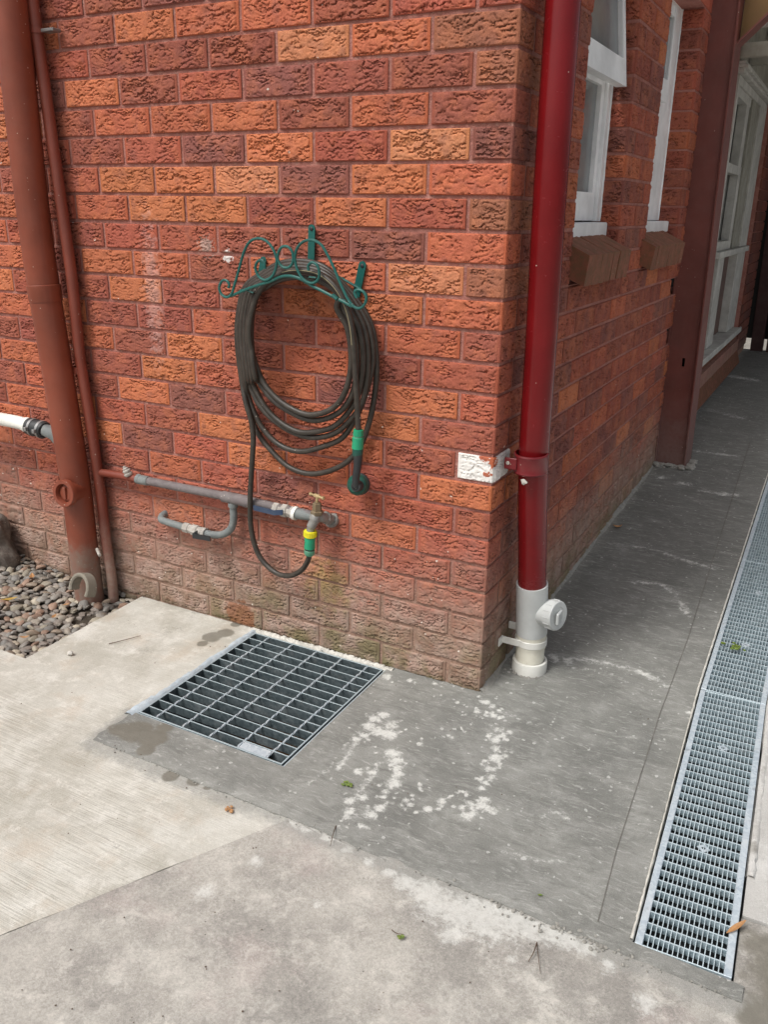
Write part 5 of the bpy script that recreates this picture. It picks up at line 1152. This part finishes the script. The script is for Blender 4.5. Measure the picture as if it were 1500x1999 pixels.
# side inspection branch: cone and screw cap
bd_ = Vector((.93, -.30, .10)).normalized(); bc_ = Vector((.090, .201, .232))
B(po).lathe(bc_, bd_, [(.0, .046), (.030, .044), (.066, .041), (.080, .041)], 32, cap=False).obj('side_branch', M_PVCG, pv)
g = B(po); g.lathe(bc_, bd_, [(.066, .0445), (.067, .0475), (.094, .0475), (.097, .0455), (.0972, .030), (.095, .028), (.095, .0)], 36); cp = g.obj('screw_cap', M_PVCG, pv, ang=30)
g = B(po)
for k in range(14):
    a = 2*math.pi*k/14; u_ = bd_.orthogonal().normalized(); w2 = bd_.cross(u_); c_ = bc_+(u_*math.cos(a)+w2*math.sin(a))*.0476; g.tube([c_+bd_*.069, c_+bd_*.092], .0018, 5)
u_ = Vector((0, 0, 1)); g.box((bc_.x+.09, bc_.y-.052, bc_.z-.014), (bc_.x+.099, bc_.y-.012, bc_.z+.026), .003)
g.obj('cap_grip', M_PVCG, cp)
B(po).lathe(k1+Vector((0, 0, .004)), k2-k1, [(0, .0485), (.02, .0490), (.055, .0485)], 36, cap=False).obj('boot_skirt', M_CREAM, pv)
B(po).lathe(k1-Vector((0, 0, .045)), k2-k1, [(0, .0465), (.11, .0465)], 36, cap=False).obj('lower_pipe', M_CREAM, pv)
sc_ = k1-Vector((0, 0, .030))
B(po).lathe(sc_, (0, 0, -1), [(-.012, .050), (-.010, .0520), (.010, .0520), (.012, .050)], 36, cap=False).obj('saddle_band', M_PVCW, pv)
g = B(po); g.box((sc_.x-.085, sc_.y-.046, sc_.z-.012), (sc_.x-.02, sc_.y-.040, sc_.z+.012), .002); g.box((.004, sc_.y-.075, sc_.z-.014), (.010, sc_.y-.040, sc_.z+.014), .002)
g.box((.004, sc_.y+.02, sc_.z+.01), (.05, sc_.y+.028, sc_.z+.035), .002); g.obj('saddle_lug', M_PVCW, pv)
B(po).lathe((.092, .203, .052), (0, 0, -1), [(0, .048), (.001, .0555), (.010, .057), (.040, .0565), (.060, .0565)], 36, cap=False).obj('floor_collar', M_PVCW, pv)
g = B(po)
for i in range(46):
    a = random.random()*6.28; g.blob((.092+math.cos(a)*.0585, .203+math.sin(a)*.0585, random.uniform(.002, .014)), random.uniform(.004, .010), 1, .6, (1, 1, .8), i)
g.obj('cement_ring', M_GRIT, pv)

# ------------------------------------------------------------------ pebble bed with half-round clay edging and boulder
def gvz(x, y): return -0.030 + 0.055*max(0, min(1, (-1.62-x)/.5))*(1 if y > -.35 else max(0, 1-(-.35-y)*4)) + .010*max(0, (y+.25)*4)*(1 if x < -1.5 else .3) + .020*max(0, 1-math.hypot(x+1.62, (y+.10)*1.0)/.17)
bed = pavement('pebble_bed', [(-1.405, .04), (-1.402, -.57), (-3.1, -.57), (-3.1, .04)], [], [(-3.1, -1.4, -.57, .04, .03)], lambda x, y: gvz(x, y)-.014, M_SOIL, depth=.1)
random.seed(21); PE = []; CCOL = onY(156, 1150, -.205); CCOL.z += .004
for k in range(10):
    PE.append(B((0, 0, 0)).blob((0, 0, 0), 1, 2, .35, (1.0, random.uniform(.58, .85), random.uniform(.34, .52)), k+3, 1.1).mesh('pebble', M_PEB))
PC = [(.235, .20, .16), (.20, .18, .155), (.29, .25, .20), (.18, .168, .15), (.25, .19, .135), (.34, .295, .22), (.21, .195, .17), (.25, .155, .105), (.24, .21, .155), (.22, .20, .17), (.16, .15, .135)]
cand = []
yy = -.553
while yy < -.004:
    xx = -1.418
    while xx > -2.75:
        cand.append((xx+random.uniform(-.007, .007), yy+random.uniform(-.006, .006))); xx -= .031
    yy += .0238
vis = []; 
for x, y in cand:
    if math.hypot(x-CCOL.x, y-CCOL.y-.01) < .050: continue
    if math.hypot(x+1.592, y+.092) < .058 or math.hypot(x+1.525, y+.04) < .024: continue
    c_ = CAMR @ (np.array((x, y, 0))-CAMP); u = 750+FPX*c_[0]/c_[2]; v = 999.5+FPX*c_[1]/c_[2]
    vis.append((u > -25, x, y))
near = [q for q in vis if q[0]]; far = [q for q in vis if not q[0]]; random.shuffle(near)
def put_peb(x, y, lift=0.0, parent=bed):
    o = link('pebble', random.choice(PE), parent); r = random.uniform(.015, .0245)*random.choice([1, 1, 1, 1.2, .8])
    o.location = (x, y, gvz(x, y)+lift+random.uniform(-.003, .005)); o.scale = (r, r, r); o.rotation_euler = (random.gauss(0, .35), random.gauss(0, .35), random.random()*6.28)
    c_ = random.choice(PC); j = random.uniform(.8, 1.25); o.color = (c_[0]*j, c_[1]*j, c_[2]*j, 1); return o
for q in near[:300]: put_peb(q[1], q[2])
g = B((0, 0, 0))
for q in near[300:]+far: 
    r = random.uniform(.014, .022); g.blob((q[1], q[2], gvz(q[1], q[2])-.004), r, 1, .3, (1, .75, .5), random.random()*90)
for i in range(500):
    x = random.uniform(-2.4, -1.42); y = random.uniform(-.55, -.01); g.blob((x, y, gvz(x, y)-.012), random.uniform(.010, .017), 1, .3, (1, .75, .55), random.random()*90)
o = g.obj('small_pebbles', M_PEB, bed); o['kind'] = 'stuff'; o.color = (.19, .16, .135, 1)
# half-buried clay pipe collar
cc = CCOL.copy(); ax = Vector((-.12, -.90, .32)).normalized()
g = B(cc); u_ = Vector((0, 0, 1)).cross(ax).normalized(); w2 = ax.cross(u_); V = []; F_ = []; n = 24
for k in range(n+1):
    a = math.pi*(-.12+1.24*k/n)
    for rr_, dd in ((.042, -.03), (.042, .006), (.047, .010), (.053, .010), (.057, .006), (.057, -.03)): V.append(cc + (u_*math.cos(a)+w2*math.sin(a))*rr_ + ax*dd)
for k in range(n):
    for q in range(5): F_.append((k*6+q, k*6+q+1, (k+1)*6+q+1, (k+1)*6+q))
g.add(V, F_); thing('clay_collar', 'broken grey clay pipe collar half buried in the pebbles beside the soil stack', 'pipe collar', tuple(cc), me=g.mesh('clay_collar', M_CLAY))
bo = Vector((-2.135, -.10, .085)); thing('boulder', 'rough dark boulder on the pebbles at the left edge against the wall', 'boulder', tuple(bo), me=B(bo).blob(bo, .115, 4, .55, (.9, .75, 1.25), 12, 1.6).mesh('boulder', M_ROCK))

# ------------------------------------------------------------------ litter on the paving
def leaf(name, u, v, z, L, wd, rot, label, mat, curl=.25, tilt=0.0, cat='leaf'):
    c = onZ(u, v, z); g = B(c); n = 8; V = []; F_ = []
    for i in range(n+1):
        t = i/n; w_ = wd*math.sin(math.pi*min(.98, max(.03, t)))**.8; x = (t-.5)*L; zz = .002+curl*L*(t-.5)**2*2+tilt*(t-.5)*L
        for q in (-1, 0, 1): V.append((x, q*w_/2, zz + abs(q)*w_*.22+mnoise.noise(Vector((t*5, q, u)))*.001))
    for i in range(n):
        for q in range(2): F_.append((i*3+q, i*3+q+1, (i+1)*3+q+1, (i+1)*3+q))
    ca, sa = math.cos(rot), math.sin(rot); V = [c+Vector((x*ca-y*sa, x*sa+y*ca, z_)) for x, y, z_ in V]
    g.add(V, F_); me = g.mesh(name, mat)
    return thing(name, label, cat, tuple(c), me=me)
leaf('leaf', 20, 1092, .035, .075, .022, .15, 'yellow leaf lying on the pebbles next to the boulder', M_LEAFY)
leaf('leaf', 18, 1172, .012, .06, .02, .9, 'yellow-green leaf on the pebbles at the left edge below the boulder', M_LEAFY)
leaf('leaf', 105, 1205, .0, .032, .015, 2.0, 'small reddish-brown leaf among the middle pebbles', M_LEAFB)
leaf('leaf', 1438, 1812, .008, .055, .012, .95, 'dry tan leaf across the right rail of the nearest channel grate', M_LEAFB, .1, .2)
leaf('leaf', 1206, 1030, gz(.1, 1.5)+.004, .045, .022, .4, 'crumpled brown leaf against the foot of the side wall', M_LEAFB, .6)
leaf('leaf', 1045, 1357, .004, .016, .008, .8, 'tiny red-brown leaf scrap on the path in front of the plastic boot', M_LEAFB, .5)
leaf('leaf', 1055, 1749, .004, .012, .006, .5, 'tiny green leaf on the dark screed near the white patch', M_LEAFG, .2)
def twig(L, r, label, z=.003, name='twig'):
    P_ = [onZ(u, v, z+dz) for u, v, dz in L]; g = B(P_[0]); W_ = spline(P_, 5); n = len(W_)
    g.tube(W_, [r*(1-.6*i/n) for i in range(n)], 6); return thing(name, label, 'twig', tuple(P_[0]), me=g.mesh(name, M_TWIG))
twig([(212, 1257, 0), (240, 1250, .001), (274, 1241, 0)], .0018, 'straight dark twig on the pale slab near the pebbles')
twig([(656, 1612, 0), (650, 1630, .006), (645, 1652, 0)], .0013, 'thin curved twig on the edge between the dark screed and the old slab')
twig([(1049, 1840, 0), (1043, 1858, .006), (1032, 1878, 0)], .0014, 'forked dry twig below the white cement patch')
twig([(1049, 1842, 0), (1052, 1870, .004), (1056, 1900, 0)], .0011, 'long thin stalk beside the forked twig on the lower slab')
twig([(1066, 1328, 0), (1078, 1322, .004), (1092, 1312, .002)], .0016, 'short bent twig beside the foot of the plastic boot')
twig([(765, 1815, 0), (775, 1822, .003), (790, 1824, 0)], .0010, 'small green-brown stalk on the old slab')
def sprig(u, v, z, n, sp_, r, label, mat):
    random.seed(int(u)); c = onZ(u, v, z); g = B(c)
    for i in range(n): g.blob(c+Vector((random.gauss(0, sp_), random.gauss(0, sp_), r*random.uniform(.6, 1.4))), r*random.uniform(.7, 1.3), 1, .3, (1.3, .8, .7), i)
    thing('seed_cluster', label, 'seeds', tuple(c), me=g.mesh('seed_cluster', mat))
sprig(680, 1532, .003, 12, .007, .0042, 'green flower bud cluster on the dark screed left of the white spatter', M_LEAFG)
sprig(447, 1581, .0, 14, .006, .0036, 'cluster of tan seeds on the broomed slab', M_LEAFB)
sprig(786, 1831, .0, 5, .006, .0034, 'green seed pods on the old slab by a small stalk', M_LEAFG)
sprig(1436, 1264, gz(.6, .6)+.006, 16, .012, .0058, 'small green sprig caught on the second channel grate', M_LEAFG)
c = onZ(137, 1278, 0); thing('stone', 'small pale stone lying on the slab just off the pebble bed', 'stone', tuple(c), me=B(c).blob(c+Vector((0, 0, .006)), .011, 2, .4, (1, .8, .7), 5).mesh('stone', M_FLAKE))
g = B(); random.seed(9)
for i in range(260):
    x = random.uniform(-1.3, .6); y = random.uniform(-1.5, 1.5)
    if (x < 0.02 and y > -.02) or (GX0 < x < GX1 and GY0 < y < GY1): continue
    g.blob((x, y, (gz(x, y) if y > 0 else 0)+.001), random.uniform(.0008, .0022), 1, .4, (1, 1, .7), i)
o = g.obj('grit', M_TWIG, smooth=True); o['kind'] = 'stuff'

leaf('leaf', 62, 1128, .02, .05, .02, 2.4, 'curled brown leaf on the pebbles above the yellow-green leaf', M_LEAFB, .4)
leaf('leaf', 48, 1246, .0, .035, .014, .7, 'small brown leaf on the pebbles near the slab corner', M_LEAFB, .5)
leaf('leaf', 128, 1182, .01, .03, .012, 1.2, 'orange-brown leaf scrap between the pebbles just below the clay collar', M_LEAFB, .3)
